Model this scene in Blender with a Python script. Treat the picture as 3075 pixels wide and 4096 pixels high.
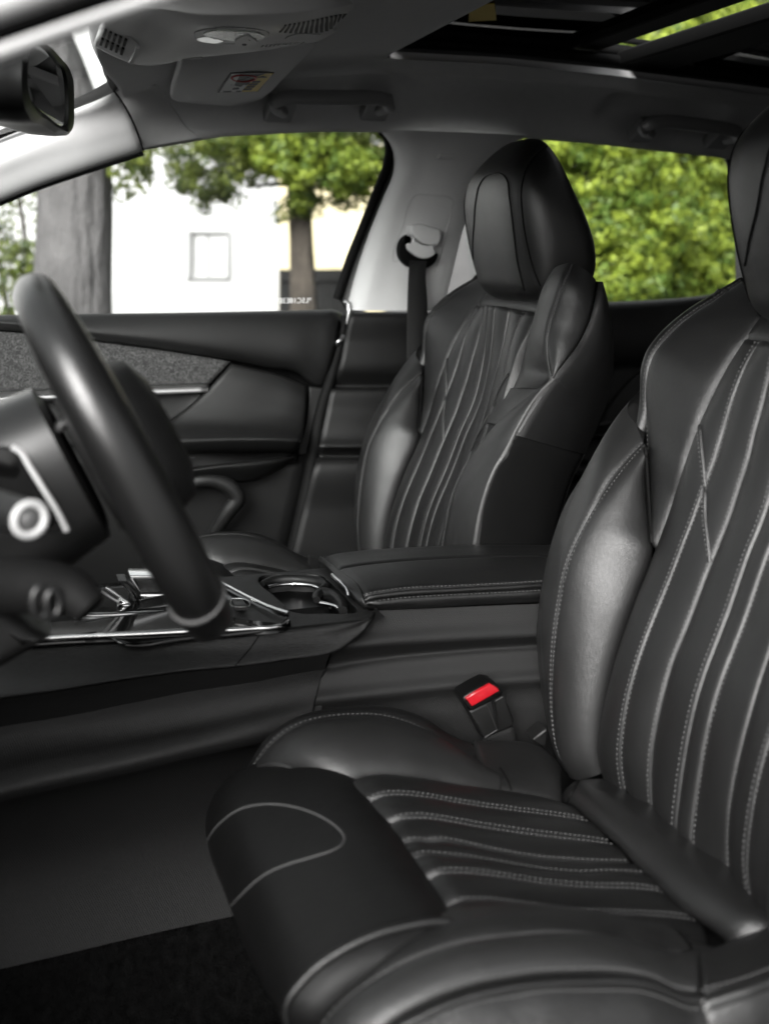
import bpy, math, random
import numpy as np
from mathutils import Vector, Matrix
from mathutils.bvhtree import BVHTree

# ------------------------------------------------------------------ scene, camera, light
for o in list(bpy.data.objects): bpy.data.objects.remove(o)
sc = bpy.context.scene
COL = sc.collection
random.seed(7); np.random.seed(7)

CH = 1.15                                    # camera height above the ground outside
YAW = math.radians(18.0)
FPX = 2457.7                                 # focal length in 1661-px-wide picture units
cam = bpy.data.cameras.new('camera'); co = bpy.data.objects.new('camera', cam); COL.objects.link(co)
co.location = (0, 0, CH)
co.rotation_euler = (math.radians(90), 0, -YAW)
cam.sensor_fit = 'VERTICAL'; cam.sensor_height = 36.0; cam.lens = 36.0 * FPX / 2212.6
cam.shift_y = -(2212.6 / 2 - 540.0) / 2212.6
cam.clip_start = 0.02; cam.clip_end = 400
cam.dof.use_dof = True; cam.dof.focus_distance = 1.42; cam.dof.aperture_fstop = 4.2
cam.dof.aperture_blades = 9
sc.camera = co

w = bpy.data.worlds.new('World'); sc.world = w; w.use_nodes = True
wn = w.node_tree.nodes; wl = w.node_tree.links
sky = wn.new('ShaderNodeTexSky'); sky.sky_type = 'NISHITA'; sky.sun_disc = False
SUN_EL, SUN_AZ = math.radians(27), math.radians(-143)   # azimuth measured from +Y towards +X
sky.sun_elevation = SUN_EL; sky.sun_rotation = SUN_AZ; sky.air_density = 1.6; sky.dust_density = 4.0; sky.ozone_density = 1.0
hs = wn.new('ShaderNodeHueSaturation'); hs.inputs['Saturation'].default_value = 0.06
wl.new(sky.outputs[0], hs.inputs['Color'])
bg = wn['Background']; bg.inputs["Strength"].default_value = 0.055
wl.new(hs.outputs[0], bg.inputs['Color'])

sun = bpy.data.lights.new('sun', 'SUN'); so = bpy.data.objects.new('sun', sun); COL.objects.link(so)
sun.energy = 1.5; sun.angle = math.radians(36.0); sun.color = (1.0, 0.985, 0.965)
sd = Vector((math.sin(SUN_AZ) * math.cos(SUN_EL), math.cos(SUN_AZ) * math.cos(SUN_EL), math.sin(SUN_EL)))
so.rotation_euler = (-sd).to_track_quat('-Z', 'Y').to_euler(); so.location = (8, -4, 12)

sc.view_settings.view_transform = 'Standard'; sc.view_settings.look = 'None'
sc.view_settings.exposure = 2.35; sc.view_settings.gamma = 1.0; sc.view_settings.use_curve_mapping = False
sc.render.engine = 'CYCLES'
sc.cycles.use_denoising = True
try: sc.cycles.denoiser = 'OPENIMAGEDENOISE'
except Exception: pass
sc.cycles.max_bounces = 8; sc.cycles.diffuse_bounces = 4; sc.cycles.glossy_bounces = 4
sc.cycles.transmission_bounces = 6; sc.cycles.transparent_max_bounces = 16
sc.cycles.sample_clamp_indirect = 6.0
sc.cycles.caustics_reflective = False; sc.cycles.caustics_refractive = False

# ------------------------------------------------------------------ measuring: sight lines through the photograph
FW = np.array([math.sin(YAW), math.cos(YAW), 0.0]); RT = np.array([math.cos(YAW), -math.sin(YAW), 0.0]); UP = np.array([0, 0, 1.0])
TO = dict(A=(0, 0), B=(1025, 0), C=(2050, 0), D=(0, 1024), E=(700, 1024), G=(1400, 1024), H=(2050, 1024),
          I=(0, 2048), J=(1025, 2048), K=(2050, 2048), L=(0, 3072), M=(1025, 3072), N=(2050, 3072), Q=(1400, 400), F=(0, 0))
def px(t, cx, cy):
    if t == 'F': return cx, cy
    a = TO[t]; return a[0] / 1.85126 + cx / 3.0, a[1] / 1.85126 + cy / 3.0
def ray(t, cx, cy):
    fx, fy = px(t, cx, cy)
    return FW + RT * ((fx - 830.5) / FPX) + UP * ((540.0 - fy) / FPX)
def P(t, cx, cy, y):                          # point of the sight line at lateral distance y
    r = ray(t, cx, cy); k = y / r[1]
    return np.array([r[0] * k, y, r[2] * k + CH])
def PZ(t, cx, cy, z):                         # ... at height z (relative to the camera)
    r = ray(t, cx, cy); k = z / r[2]
    return np.array([r[0] * k, r[1] * k, z + CH])
def PX(t, cx, cy, x):
    r = ray(t, cx, cy); k = x / r[0]
    return np.array([x, r[1] * k, r[2] * k + CH])
def C_(t, pts, y=None):                       # curve: [(cx, cy, y)] or [(cx, cy)] with one y
    return np.array([P(t, p[0], p[1], p[2] if len(p) > 2 else y) for p in pts])
def W(x, y, z): return np.array([x, y, z + CH])

# ------------------------------------------------------------------ curves and surfaces
def spline(pts, n):
    pts = np.asarray(pts, float); m = len(pts)
    if m == 1: return np.repeat(pts, n + 1, 0)
    s = np.r_[0, np.cumsum(np.linalg.norm(np.diff(pts, axis=0), axis=1) + 1e-9)]
    u = np.linspace(0, s[-1], n + 1)
    if m == 2: return pts[0] + (pts[1] - pts[0]) * (u / s[-1])[:, None]
    h = np.diff(s); dl = np.diff(pts, axis=0) / h[:, None]
    tg = np.empty_like(pts)
    tg[1:-1] = (dl[:-1] * h[1:, None] + dl[1:] * h[:-1, None]) / (h[1:] + h[:-1])[:, None]
    tg[0] = 1.5 * dl[0] - 0.5 * tg[1]; tg[-1] = 1.5 * dl[-1] - 0.5 * tg[-2]
    k = np.clip(np.searchsorted(s, u, side='right') - 1, 0, m - 2)
    a = ((u - s[k]) / h[k])[:, None]; hk = h[k][:, None]
    return ((2 * a**3 - 3 * a**2 + 1) * pts[k] + (a**3 - 2 * a**2 + a) * hk * tg[k]
            + (-2 * a**3 + 3 * a**2) * pts[k + 1] + (a**3 - a**2) * hk * tg[k + 1])
def grid(rows, nu, nv):
    g = np.array([spline(r, nu) for r in rows])
    return np.array([spline(g[:, i], nv) for i in range(nu + 1)]).transpose(1, 0, 2)     # [v, u, 3]
def gnormals(g, toward):
    du = np.gradient(g, axis=1); dv = np.gradient(g, axis=0)
    n = np.cross(du, dv); l = np.linalg.norm(n, axis=2, keepdims=True); n = n / np.maximum(l, 1e-9)
    # degenerate corners borrow a neighbour's normal
    bad = (l[..., 0] < 1e-9)
    if bad.any(): n[bad] = n.reshape(-1, 3)[~bad.reshape(-1)].mean(0)
    flip = (n * toward(g) if callable(toward) else n * np.asarray(toward)).sum() < 0
    return (-n if flip else n), flip
CAMP = np.array([0, 0, CH])
def to_cam(g): return CAMP - g

def edge_dist(g):
    lu = np.linalg.norm(np.diff(g, axis=1), axis=2); lv = np.linalg.norm(np.diff(g, axis=0), axis=2)
    cu = np.concatenate([np.zeros((g.shape[0], 1)), np.cumsum(lu, 1)], 1)
    cv = np.concatenate([np.zeros((1, g.shape[1])), np.cumsum(lv, 0)], 0)
    return cu, cu[:, -1:] - cu, cv, cv[-1:] - cv       # left, right, top, bottom

MATS = {}
PARTS = []
def link(name, verts, faces, mat, parent=None, smooth=True, uv=None):
    v = np.asarray(verts, float)
    off = np.array(parent['_base']) if parent is not None and '_base' in parent else np.zeros(3)
    me = bpy.data.meshes.new(name)
    me.from_pydata((v - off).tolist(), [], faces if isinstance(faces, list) else faces.tolist())
    me.update()
    if smooth: me.polygons.foreach_set('use_smooth', [True] * len(me.polygons))
    me.materials.append(MATS[mat] if isinstance(mat, str) else mat)
    o = bpy.data.objects.new(name, me); COL.objects.link(o)
    if parent is not None: o.parent = parent
    o['_base'] = tuple(off)
    return o
def autosmooth(o, deg=35):
    me = o.data
    try:
        me.polygons.foreach_set('use_smooth', [True] * len(me.polygons))
        me.set_sharp_from_angle(angle=math.radians(deg))
    except Exception: pass
    return o
def thing(name, label, cat, loc, group=None):
    o = bpy.data.objects.new(name, None); COL.objects.link(o)
    o.empty_display_size = 0.05
    o.location = tuple(loc); o['kind'] = 'thing'; o['label'] = label; o['category'] = cat; o['_base'] = tuple(float(a) for a in loc)
    if group: o['group'] = group
    return o
def tag(o, label, cat, group=None):
    o['label'] = label; o['category'] = cat
    if group: o['group'] = group
    return o
def struct(o, label=None):
    o['kind'] = 'structure'
    if label: o['label'] = label
    return o

REG = {}
def mirror(v, yc):
    v = np.array(v, float); v[..., 1] = 2 * yc - v[..., 1]; return v

def panel(name, rows, mat, parent=None, nu=14, nv=24, toward=to_cam, dome=0.0, sink=0.0, rad=0.010, edges='lrtb',
          skirt=0.012, key=None, mir=None, shape=None, sk='lrtb'):
    """a padded or hard sheet stretched over a net of points; its rim rolls inwards and a skirt gives it depth"""
    g = grid(rows, nu, nv) if not isinstance(rows, np.ndarray) else rows
    if mir is not None: g = mirror(g, mir)
    n, flip = gnormals(g, toward)
    l, r, t, b = edge_dist(g)
    off = np.zeros(g.shape[:2])
    big = 1e3
    e = np.minimum(np.minimum(l if 'l' in edges else big, r if 'r' in edges else big),
                   np.minimum(t if 't' in edges else big, b if 'b' in edges else big))
    if sink:
        q = np.clip(e / rad, 0, 1); off += sink * (np.sqrt(np.maximum(0, 1 - (1 - q) ** 2)) - 1)
    if dome:
        wu = np.maximum(l + r, 1e-6); off += dome * 4 * (l / wu) * (r / wu)
    if shape is not None: off += shape(l, r, t, b)
    g2 = g + n * off[..., None]
    V, U = g2.shape[:2]
    verts = g2.reshape(-1, 3); idx = np.arange(V * U).reshape(V, U)
    q = np.stack([idx[:-1, :-1], idx[:-1, 1:], idx[1:, 1:], idx[1:, :-1]], -1).reshape(-1, 4)
    if flip: q = q[:, ::-1]
    faces = q.tolist()
    if skirt:
        for c_, ring in (('t', idx[0, :]), ('r', idx[:, -1]), ('b', idx[-1, ::-1]), ('l', idx[::-1, 0])):
            if c_ not in sk: continue
            nn = n.reshape(-1, 3)[ring]
            if len(ring) > 6: nn = np.array([np.mean(nn[max(0, i - 3):i + 4], 0) for i in range(len(nn))])
            base = g2.reshape(-1, 3)[ring] - nn * skirt
            s0 = len(verts); verts = np.vstack([verts, base])
            for i in range(len(ring) - 1):
                f = [ring[i], ring[i + 1], s0 + i + 1, s0 + i]
                faces.append([int(a) for a in (f if flip else f[::-1])])
    o = link(name, verts, faces, mat, parent)
    o['_g'] = 0
    REG[key or name] = (g2, n, verts, faces)
    return o

def at_edge(key, side, e):
    """the line that runs e metres inside one edge of a panel, with its normals"""
    g, n = REG[key][:2]
    l, r, t, b = edge_dist(g)
    out, nor = [], []
    if side in 'lr':
        d = l if side == 'l' else r
        for v in range(g.shape[0]):
            row = d[v] if side == 'l' else d[v][::-1]
            gg = g[v] if side == 'l' else g[v][::-1]; nn = n[v] if side == 'l' else n[v][::-1]
            if row[-1] < e * 1.2: continue
            out.append([np.interp(e, row, gg[:, k]) for k in range(3)]); nor.append([np.interp(e, row, nn[:, k]) for k in range(3)])
    else:
        d = t if side == 't' else b
        for u in range(g.shape[1]):
            row = d[:, u] if side == 't' else d[::-1, u]
            gg = g[:, u] if side == 't' else g[::-1, u]; nn = n[:, u] if side == 't' else n[::-1, u]
            if row[-1] < e * 1.2: continue
            out.append([np.interp(e, row, gg[:, k]) for k in range(3)]); nor.append([np.interp(e, row, nn[:, k]) for k in range(3)])
    return np.array(out), np.array(nor)

def resample(pts, nor, step):
    s = np.r_[0, np.cumsum(np.linalg.norm(np.diff(pts, axis=0), axis=1))]
    u = np.arange(0, s[-1], step)
    p = np.stack([np.interp(u, s, pts[:, k]) for k in range(3)], 1); n = np.stack([np.interp(u, s, nor[:, k]) for k in range(3)], 1)
    return p, n / np.maximum(np.linalg.norm(n, axis=1, keepdims=True), 1e-9)

class Stitches:
    """thread: short dashes lying on the leather, joined into one mesh for one seam set"""
    def __init__(self): self.v = []; self.f = []
    def run(self, pts, nor, pitch=0.0048, ln=0.0031, r=0.00048, lift=0.0004):
        if len(pts) < 2: return self
        p, n = resample(np.asarray(pts), np.asarray(nor), pitch)
        for i in range(len(p) - 1):
            d = p[i + 1] - p[i]; L = np.linalg.norm(d)
            if L < 1e-6 or L > pitch * 3: continue
            d = d / L; nn = n[i]; s = np.cross(d, nn); c = p[i] + nn * lift
            b = len(self.v); a0 = c; a1 = c + d * ln
            m0 = c + d * ln * 0.2; m1 = c + d * ln * 0.8
            self.v += [a0 - nn * r * .5]
            for m in (m0, m1): self.v += [m + s * r, m + nn * r, m - s * r, m - nn * r]
            self.v += [a1 - nn * r * .5]
            for k in range(4):
                j = (k + 1) % 4
                self.f += [[b, b + 1 + j, b + 1 + k], [b + 1 + k, b + 1 + j, b + 5 + j, b + 5 + k], [b + 9, b + 5 + k, b + 5 + j]]
        return self
    def build(self, parent, mat='thread', name='stitching'):
        if not self.v: return None
        o = link(name, np.array(self.v), self.f, mat, parent); o['kind'] = 'stuff'; return o

def tube_geo(pts, rad, sides=8, caps=True, nor=None, flat=1.0):
    pts = np.asarray(pts, float); m = len(pts); rad = np.broadcast_to(np.asarray(rad, float), (m,))
    tg = np.gradient(pts, axis=0); tg /= np.maximum(np.linalg.norm(tg, axis=1, keepdims=True), 1e-9)
    if nor is None:
        a = np.array([0, 0, 1.0]) if abs(tg[0][2]) < .9 else np.array([1.0, 0, 0])
        n = np.cross(tg[0], a); n /= np.linalg.norm(n); N = [n]
        for i in range(1, m):
            n = N[-1] - tg[i] * np.dot(N[-1], tg[i]); n /= max(np.linalg.norm(n), 1e-9); N.append(n)
        N = np.array(N)
    else:
        N = np.asarray(nor) - tg * (np.asarray(nor) * tg).sum(1, keepdims=True); N /= np.maximum(np.linalg.norm(N, axis=1, keepdims=True), 1e-9)
    B = np.cross(tg, N)
    th = np.arange(sides) * 2 * math.pi / sides
    v = (pts[:, None] + rad[:, None, None] * (N[:, None] * np.cos(th)[None, :, None] * flat + B[:, None] * np.sin(th)[None, :, None])).reshape(-1, 3)
    f = []
    for i in range(m - 1):
        for k in range(sides):
            j = (k + 1) % sides
            f.append([i * sides + k, i * sides + j, (i + 1) * sides + j, (i + 1) * sides + k])
    if caps:
        f.append(list(range(sides))[::-1]); f.append([(m - 1) * sides + k for k in range(sides)])
    return v, f
def tube(name, pts, rad, mat, parent=None, n=None, sides=8, nor=None, flat=1.0):
    if n: pts = spline(pts, n)
    if np.ndim(rad) and n: rad = np.interp(np.linspace(0, 1, n + 1), np.linspace(0, 1, len(rad)), rad)
    v, f = tube_geo(pts, rad, sides, nor=nor, flat=flat)
    o = link(name, v, f, mat, parent); return autosmooth(o, 50)
def merge(geos):
    v, f = [], []
    for a, b in geos:
        k = len(v); v += [list(p) for p in a]; f += [[i + k for i in q] for q in b]
    return np.array(v), f
def box_geo(c, ax, ay, az, h):
    """box from centre, three unit axes, half sizes; corners chamfered"""
    c = np.asarray(c, float); A = np.array([ax, ay, az], float); A /= np.linalg.norm(A, axis=1, keepdims=True)
    h = np.asarray(h, float); b = min(h) * 0.25
    v = []; ids = {}
    for sx in (-1, 1):
        for sy in (-1, 1):
            for sz in (-1, 1):
                s = np.array([sx, sy, sz])
                for k in range(3):
                    q = s * (h - b); q[k] = s[k] * h[k]
                    ids[(sx, sy, sz, k)] = len(v); v.append(c + q @ A)
    f = []
    sg = (-1, 1)
    def q4(l):
        f.append(l)
    for k in range(3):
        o = [i for i in range(3) if i != k]
        for s in sg:
            r = []
            for a, bb in ((-1, -1), (1, -1), (1, 1), (-1, 1)):
                t = [0, 0, 0]; t[k] = s; t[o[0]] = a; t[o[1]] = bb; r.append(ids[(*t, k)])
            q4(r)
        # edges along axis k
        for a in sg:
            for bb in sg:
                t0 = [0, 0, 0]; t0[o[0]] = a; t0[o[1]] = bb; t1 = list(t0); t0[k] = -1; t1[k] = 1
                q4([ids[(*t0, o[0])], ids[(*t1, o[0])], ids[(*t1, o[1])], ids[(*t0, o[1])]])
    for sx in sg:
        for sy in sg:
            for sz in sg: f.append([ids[(sx, sy, sz, k)] for k in range(3)])
    v = np.array(v)
    out = []
    for q in f:
        p = v[q]; nn = np.cross(p[1] - p[0], p[2] - p[0])
        out.append(q if np.dot(nn, p.mean(0) - c) > 0 else q[::-1])
    return v, out
def box(name, c, h, mat, parent=None, ax=(1, 0, 0), ay=(0, 1, 0), az=(0, 0, 1)):
    v, f = box_geo(c, ax, ay, az, h); return autosmooth(link(name, v, f, mat, parent), 30)

def slab(name, outline, thick, direction, mat, parent=None, bevel=0.0, n=0, deg=40, key=None):
    """a closed outline given real thickness along a direction, with a bevelled front rim"""
    pts = np.asarray(outline, float)
    if n:
        pts = spline(np.vstack([pts, pts[:1]]), n)[:-1]
    d = np.asarray(direction, float); d /= np.linalg.norm(d); k = len(pts); c = pts.mean(0)
    rings = []
    if bevel:
        tg = np.roll(pts, -1, 0) - np.roll(pts, 1, 0); inn = np.cross(d, tg); inn /= np.maximum(np.linalg.norm(inn, axis=1, keepdims=True), 1e-9)
        if (inn * (c - pts)).sum() < 0: inn = -inn
        for a in (0, 30, 60, 90):
            a = math.radians(a); rings.append(pts + inn * bevel * (1 - math.sin(a)) + d * bevel * (1 - math.cos(a)))
    else: rings.append(pts)
    rings.append(pts + d * thick)
    v = np.vstack(rings); f = []
    for i in range(len(rings) - 1):
        for a in range(k):
            b = (a + 1) % k; f.append([i * k + a, i * k + b, (i + 1) * k + b, (i + 1) * k + a])
    f.append(list(range(k))[::-1]); f.append([(len(rings) - 1) * k + a for a in range(k)])
    # orient
    nn = np.cross(v[f[-2]][1] - v[f[-2]][0], v[f[-2]][2] - v[f[-2]][0])
    area = np.zeros(3); pf = v[f[-2]]
    for i in range(k): area += np.cross(pf[i], pf[(i + 1) % k])
    if np.dot(area, d) > 0: f = [q[::-1] for q in f]
    o = link(name, v, f, mat, parent); autosmooth(o, deg)
    REG[key or name] = (None, None, v, f)
    return o

def bvh(*keys):
    vs, fs = [], []
    for k in keys:
        v, f = REG[k][2:4]; b = len(vs); vs += [tuple(a) for a in v]; fs += [[i + b for i in q] for q in f]
    return BVHTree.FromPolygons(vs, fs, all_triangles=False)
def cast(tree, t, pts, n=40, shift=(0, 0, 0), lift=0.0):
    """lay a drawn line of the photograph on a built surface"""
    c = spline(np.array([[*px(t, a[0], a[1]), 0] for a in pts]), n)
    P_, N_ = [], []
    o = Vector(CAMP - np.asarray(shift))
    for a in c:
        d = Vector(FW + RT * ((a[0] - 830.5) / FPX) + UP * ((540.0 - a[1]) / FPX)).normalized()
        h = tree.ray_cast(o, d)
        if h[0] is None: continue
        nn = h[1] if h[1].dot(d) < 0 else -h[1]
        P_.append(np.array(h[0]) + np.array(nn) * lift); N_.append(np.array(nn))
    return np.array(P_), np.array(N_)
# ------------------------------------------------------------------ materials
def nmat(name):
    m = bpy.data.materials.new(name); m.use_nodes = True
    nt = m.node_tree; return m, nt, nt.nodes['Principled BSDF']
def mk(name, col, rough=0.5, metal=0.0, spec=0.5, bump=None, var=0.0, vscale=6.0, rvar=0.0, sheen=0.0, coat=0.0, coat_r=0.1, alpha=None):
    """bump: list of (kind, scale, strength, distance[, stretch])"""
    m, nt, b = nmat(name); N = nt.nodes; Lk = nt.links
    c = col if isinstance(col, tuple) else (col, col, col)
    b.inputs['Base Color'].default_value = (*c, 1); b.inputs['Roughness'].default_value = rough
    b.inputs['Metallic'].default_value = metal; b.inputs['Specular IOR Level'].default_value = spec
    if sheen: b.inputs['Sheen Weight'].default_value = sheen; b.inputs['Sheen Roughness'].default_value = 0.6
    if coat: b.inputs['Coat Weight'].default_value = coat; b.inputs['Coat Roughness'].default_value = coat_r
    tc = N.new('ShaderNodeTexCoord')
    if var or rvar:
        nz = N.new('ShaderNodeTexNoise'); nz.inputs['Scale'].default_value = vscale; nz.inputs['Detail'].default_value = 6; nz.inputs['Roughness'].default_value = 0.65
        Lk.new(tc.outputs['Object'], nz.inputs['Vector'])
        if var:
            mp = N.new('ShaderNodeMapRange'); mp.inputs[1].default_value = 0.3; mp.inputs[2].default_value = 0.7; mp.inputs[3].default_value = 1 - var; mp.inputs[4].default_value = 1 + var
            Lk.new(nz.outputs['Fac'], mp.inputs[0])
            mx = N.new('ShaderNodeVectorMath'); mx.operation = 'SCALE'; mx.inputs[0].default_value = c
            Lk.new(mp.outputs[0], mx.inputs['Scale']); Lk.new(mx.outputs[0], b.inputs['Base Color'])
        if rvar:
            mp = N.new('ShaderNodeMapRange'); mp.inputs[1].default_value = 0.3; mp.inputs[2].default_value = 0.7; mp.inputs[3].default_value = rough - rvar; mp.inputs[4].default_value = rough + rvar
            Lk.new(nz.outputs['Fac'], mp.inputs[0]); Lk.new(mp.outputs[0], b.inputs['Roughness'])
    prev = None
    for bd in (bump or []):
        kind, scale, st, dist = bd[:4]
        vec = tc.outputs['Object']
        if len(bd) > 4:
            mpg = N.new('ShaderNodeMapping'); mpg.inputs['Scale'].default_value = bd[4]
            if len(bd) > 5: mpg.inputs['Rotation'].default_value = bd[5]
            Lk.new(vec, mpg.inputs['Vector']); vec = mpg.outputs[0]
        if kind == 'noise':
            t = N.new('ShaderNodeTexNoise'); t.inputs['Scale'].default_value = scale; t.inputs['Detail'].default_value = 4; out = t.outputs['Fac']
        elif kind == 'grain':
            dn = N.new('ShaderNodeTexNoise'); dn.inputs['Scale'].default_value = scale * 0.35; dn.inputs['Detail'].default_value = 3
            Lk.new(vec, dn.inputs['Vector'])
            ad = N.new('ShaderNodeVectorMath'); ad.operation = 'MULTIPLY_ADD'; ad.inputs[1].default_value = (0.012, 0.012, 0.012)
            Lk.new(dn.outputs['Color'], ad.inputs[0]); Lk.new(vec, ad.inputs[2]); vec = ad.outputs[0]
            t = N.new('ShaderNodeTexVoronoi'); t.feature = 'DISTANCE_TO_EDGE'; t.inputs['Scale'].default_value = scale; out = None
            Lk.new(vec, t.inputs['Vector'])
            rm = N.new('ShaderNodeMapRange'); rm.inputs[1].default_value = 0.0; rm.inputs[2].default_value = 0.28
            Lk.new(t.outputs['Distance'], rm.inputs[0]); out = rm.outputs[0]
        elif kind == 'voronoi':
            t = N.new('ShaderNodeTexVoronoi'); t.inputs['Scale'].default_value = scale; out = t.outputs['Distance']
        elif kind == 'wave':
            t = N.new('ShaderNodeTexWave'); t.inputs['Scale'].default_value = scale; t.inputs['Distortion'].default_value = 2.5; t.inputs['Detail'].default_value = 2; t.inputs['Detail Scale'].default_value = 2.0; out = t.outputs['Fac']
        if kind != 'grain': Lk.new(vec, t.inputs['Vector'])
        bp = N.new('ShaderNodeBump'); bp.inputs['Strength'].default_value = st; bp.inputs['Distance'].default_value = dist
        Lk.new(out, bp.inputs['Height'])
        if prev is not None: Lk.new(prev.outputs[0], bp.inputs['Normal'])
        prev = bp
    if prev is not None: Lk.new(prev.outputs[0], b.inputs['Normal'])
    MATS[name] = m; return m

mk('leather', 0.007, 0.41, spec=0.58, var=0.10, vscale=9, rvar=0.05,
   bump=[('noise', 38, 0.10, 0.004), ('grain', 520, 0.30, 0.0005), ('noise', 900, 0.12, 0.0004)])
mk('leather_lit', 0.011, 0.41, spec=0.55, var=0.08, vscale=9, rvar=0.04,  # same leather, paler base paints the light falling on the bolsters
   bump=[('noise', 38, 0.10, 0.004), ('grain', 520, 0.20, 0.0006), ('noise', 900, 0.12, 0.0004)])
mk('leather_rib', 0.007, 0.41, spec=0.55, var=0.08, vscale=9, rvar=0.04,
   bump=[('noise', 38, 0.10, 0.004), ('grain', 520, 0.20, 0.0006), ('noise', 900, 0.12, 0.0004)])
mk('leather_smooth', 0.006, 0.38, spec=0.55, var=0.08, vscale=9, rvar=0.04,
   bump=[('noise', 30, 0.10, 0.004), ('grain', 560, 0.22, 0.0005)])
mk('seat_cloth', 0.004, 0.85, spec=0.1, var=0.1, vscale=30, bump=[('noise', 900, 0.4, 0.0006)])
mk('seat_pad', 0.003, 0.5, spec=0.22, var=0.1, vscale=12, bump=[('noise', 26, 0.25, 0.004), ('grain', 700, 0.15, 0.0004)])
mk('seam_black', 0.002, 0.6, spec=0.1)
mk('piping', 0.02, 0.45, spec=0.5)
mk('piping_grey', 0.045, 0.6, spec=0.3)
mk('thread', 0.10, 0.8, spec=0.2)
mk('thread_dark', 0.012, 0.7, spec=0.2)
mk('soft_plastic', 0.0055, 0.5, spec=0.3, var=0.08, vscale=14, bump=[('grain', 700, 0.25, 0.0004)])
mk('hard_plastic', 0.006, 0.45, spec=0.3, bump=[('noise', 1200, 0.2, 0.0003)])
mk('cowl_plastic', 0.006, 0.36, spec=0.5, bump=[('noise', 1200, 0.15, 0.0003)])
mk('black_plastic', 0.003, 0.38, spec=0.3)
mk('rubber', 0.003, 0.7, spec=0.12)
mk('weave', 0.009, 0.60, spec=0.3, var=0.35, vscale=420,
   bump=[('wave', 165, 0.35, 0.0009, (1, 1, 1), (0.3, 0.5, 0.2)), ('noise', 900, 0.35, 0.0006)])
mk('wood_black', 0.011, 0.50, spec=0.3, var=0.35, vscale=260,
   bump=[('noise', 130, 0.8, 0.0010, (1, 7, 9)), ('noise', 500, 0.3, 0.0005, (1, 8, 8))])
mk('carpet', 0.004, 0.95, spec=0.03, var=0.6, vscale=120, bump=[('noise', 400, 1.0, 0.003)])
mk('headliner', 0.62, 0.92, spec=0.15, var=0.03, vscale=60, bump=[('noise', 1500, 0.35, 0.0005)])
mk('pillar_plastic', 0.60, 0.62, spec=0.3, var=0.02, vscale=30, bump=[('noise', 1300, 0.22, 0.0004)])
mk('handle_grey', 0.24, 0.5, spec=0.4, bump=[('noise', 1200, 0.15, 0.0003)])  # darker than the lining: shading of the grips put into their colour
mk('grey_plastic', 0.50, 0.5, spec=0.4, bump=[('noise', 1200, 0.15, 0.0003)])
mk('chrome', 0.80, 0.14, metal=1.0)
mk('satin_chrome', 0.66, 0.28, metal=1.0)
mk('gloss_black', 0.002, 0.08, spec=0.35)
mk('mirror_glass', 0.28, 0.03, metal=1.0)
mk('wheel_leather', 0.005, 0.29, spec=0.55, bump=[('grain', 600, 0.15, 0.0004)])
mk('belt', 0.010, 0.7, spec=0.25, bump=[('wave', 300, 0.4, 0.0006)])
mk('buckle_red', (0.34, 0.008, 0.014), 0.25, spec=0.55, var=0.15, vscale=60, coat=0.3)
mk('visor_board', 0.68, 0.8, spec=0.2, bump=[('noise', 1400, 0.25, 0.0004)])
mk('stalk_cap', 0.06, 0.4, spec=0.5)
mk('lamp_lens', (0.62, 0.68, 0.62), 0.12, spec=0.6, bump=[('voronoi', 260, 0.5, 0.002)])
mk('label_white', 0.55, 0.5)
mk('label_yellow', (0.62, 0.44, 0.02), 0.5)
mk('label_ink', 0.02, 0.6)
mk('label_red', (0.4, 0.03, 0.03), 0.6)
mk('white_mark', 0.8, 0.6)
mk('light_ring', 0.36, 0.35)
# fabric of the door insert: felt with short pale fibres
m, nt, b = nmat('felt'); N = nt.nodes; Lk = nt.links
tc = N.new('ShaderNodeTexCoord'); nz = N.new('ShaderNodeTexNoise'); nz.inputs['Scale'].default_value = 150; nz.inputs['Detail'].default_value = 3; nz.inputs['Distortion'].default_value = 2.2
Lk.new(tc.outputs['Object'], nz.inputs['Vector'])
rp = N.new('ShaderNodeValToRGB'); rp.color_ramp.elements[0].position = 0.42; rp.color_ramp.elements[0].color = (0.012, 0.012, 0.012, 1); rp.color_ramp.elements[1].position = 0.72; rp.color_ramp.elements[1].color = (0.065, 0.065, 0.065, 1)
Lk.new(nz.outputs['Fac'], rp.inputs[0]); Lk.new(rp.outputs[0], b.inputs['Base Color']); b.inputs['Roughness'].default_value = 0.95
bp = N.new('ShaderNodeBump'); bp.inputs['Strength'].default_value = 0.6; bp.inputs['Distance'].default_value = 0.001; Lk.new(nz.outputs['Fac'], bp.inputs['Height']); Lk.new(bp.outputs[0], b.inputs['Normal'])
MATS['felt'] = m
def glassmat(name, tint, refl=0.5):
    m = bpy.data.materials.new(name); m.use_nodes = True; nt = m.node_tree; nt.nodes.clear()
    out = nt.nodes.new('ShaderNodeOutputMaterial'); mx = nt.nodes.new('ShaderNodeMixShader'); tr = nt.nodes.new('ShaderNodeBsdfTransparent'); gl = nt.nodes.new('ShaderNodeBsdfGlossy')
    fr = nt.nodes.new('ShaderNodeFresnel'); fr.inputs['IOR'].default_value = 1.45
    ml = nt.nodes.new('ShaderNodeMath'); ml.operation = 'MULTIPLY'; ml.inputs[1].default_value = refl
    tr.inputs['Color'].default_value = (*tint, 1); gl.inputs['Roughness'].default_value = 0.01
    nt.links.new(fr.outputs[0], ml.inputs[0]); nt.links.new(ml.outputs[0], mx.inputs[0]); nt.links.new(tr.outputs[0], mx.inputs[1]); nt.links.new(gl.outputs[0], mx.inputs[2]); nt.links.new(mx.outputs[0], out.inputs['Surface'])
    MATS[name] = m; return m
glassmat('window_glass', (0.93, 0.95, 0.94), 0.45)
glassmat('tinted_glass', (0.03, 0.035, 0.035), 1.0)
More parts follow.
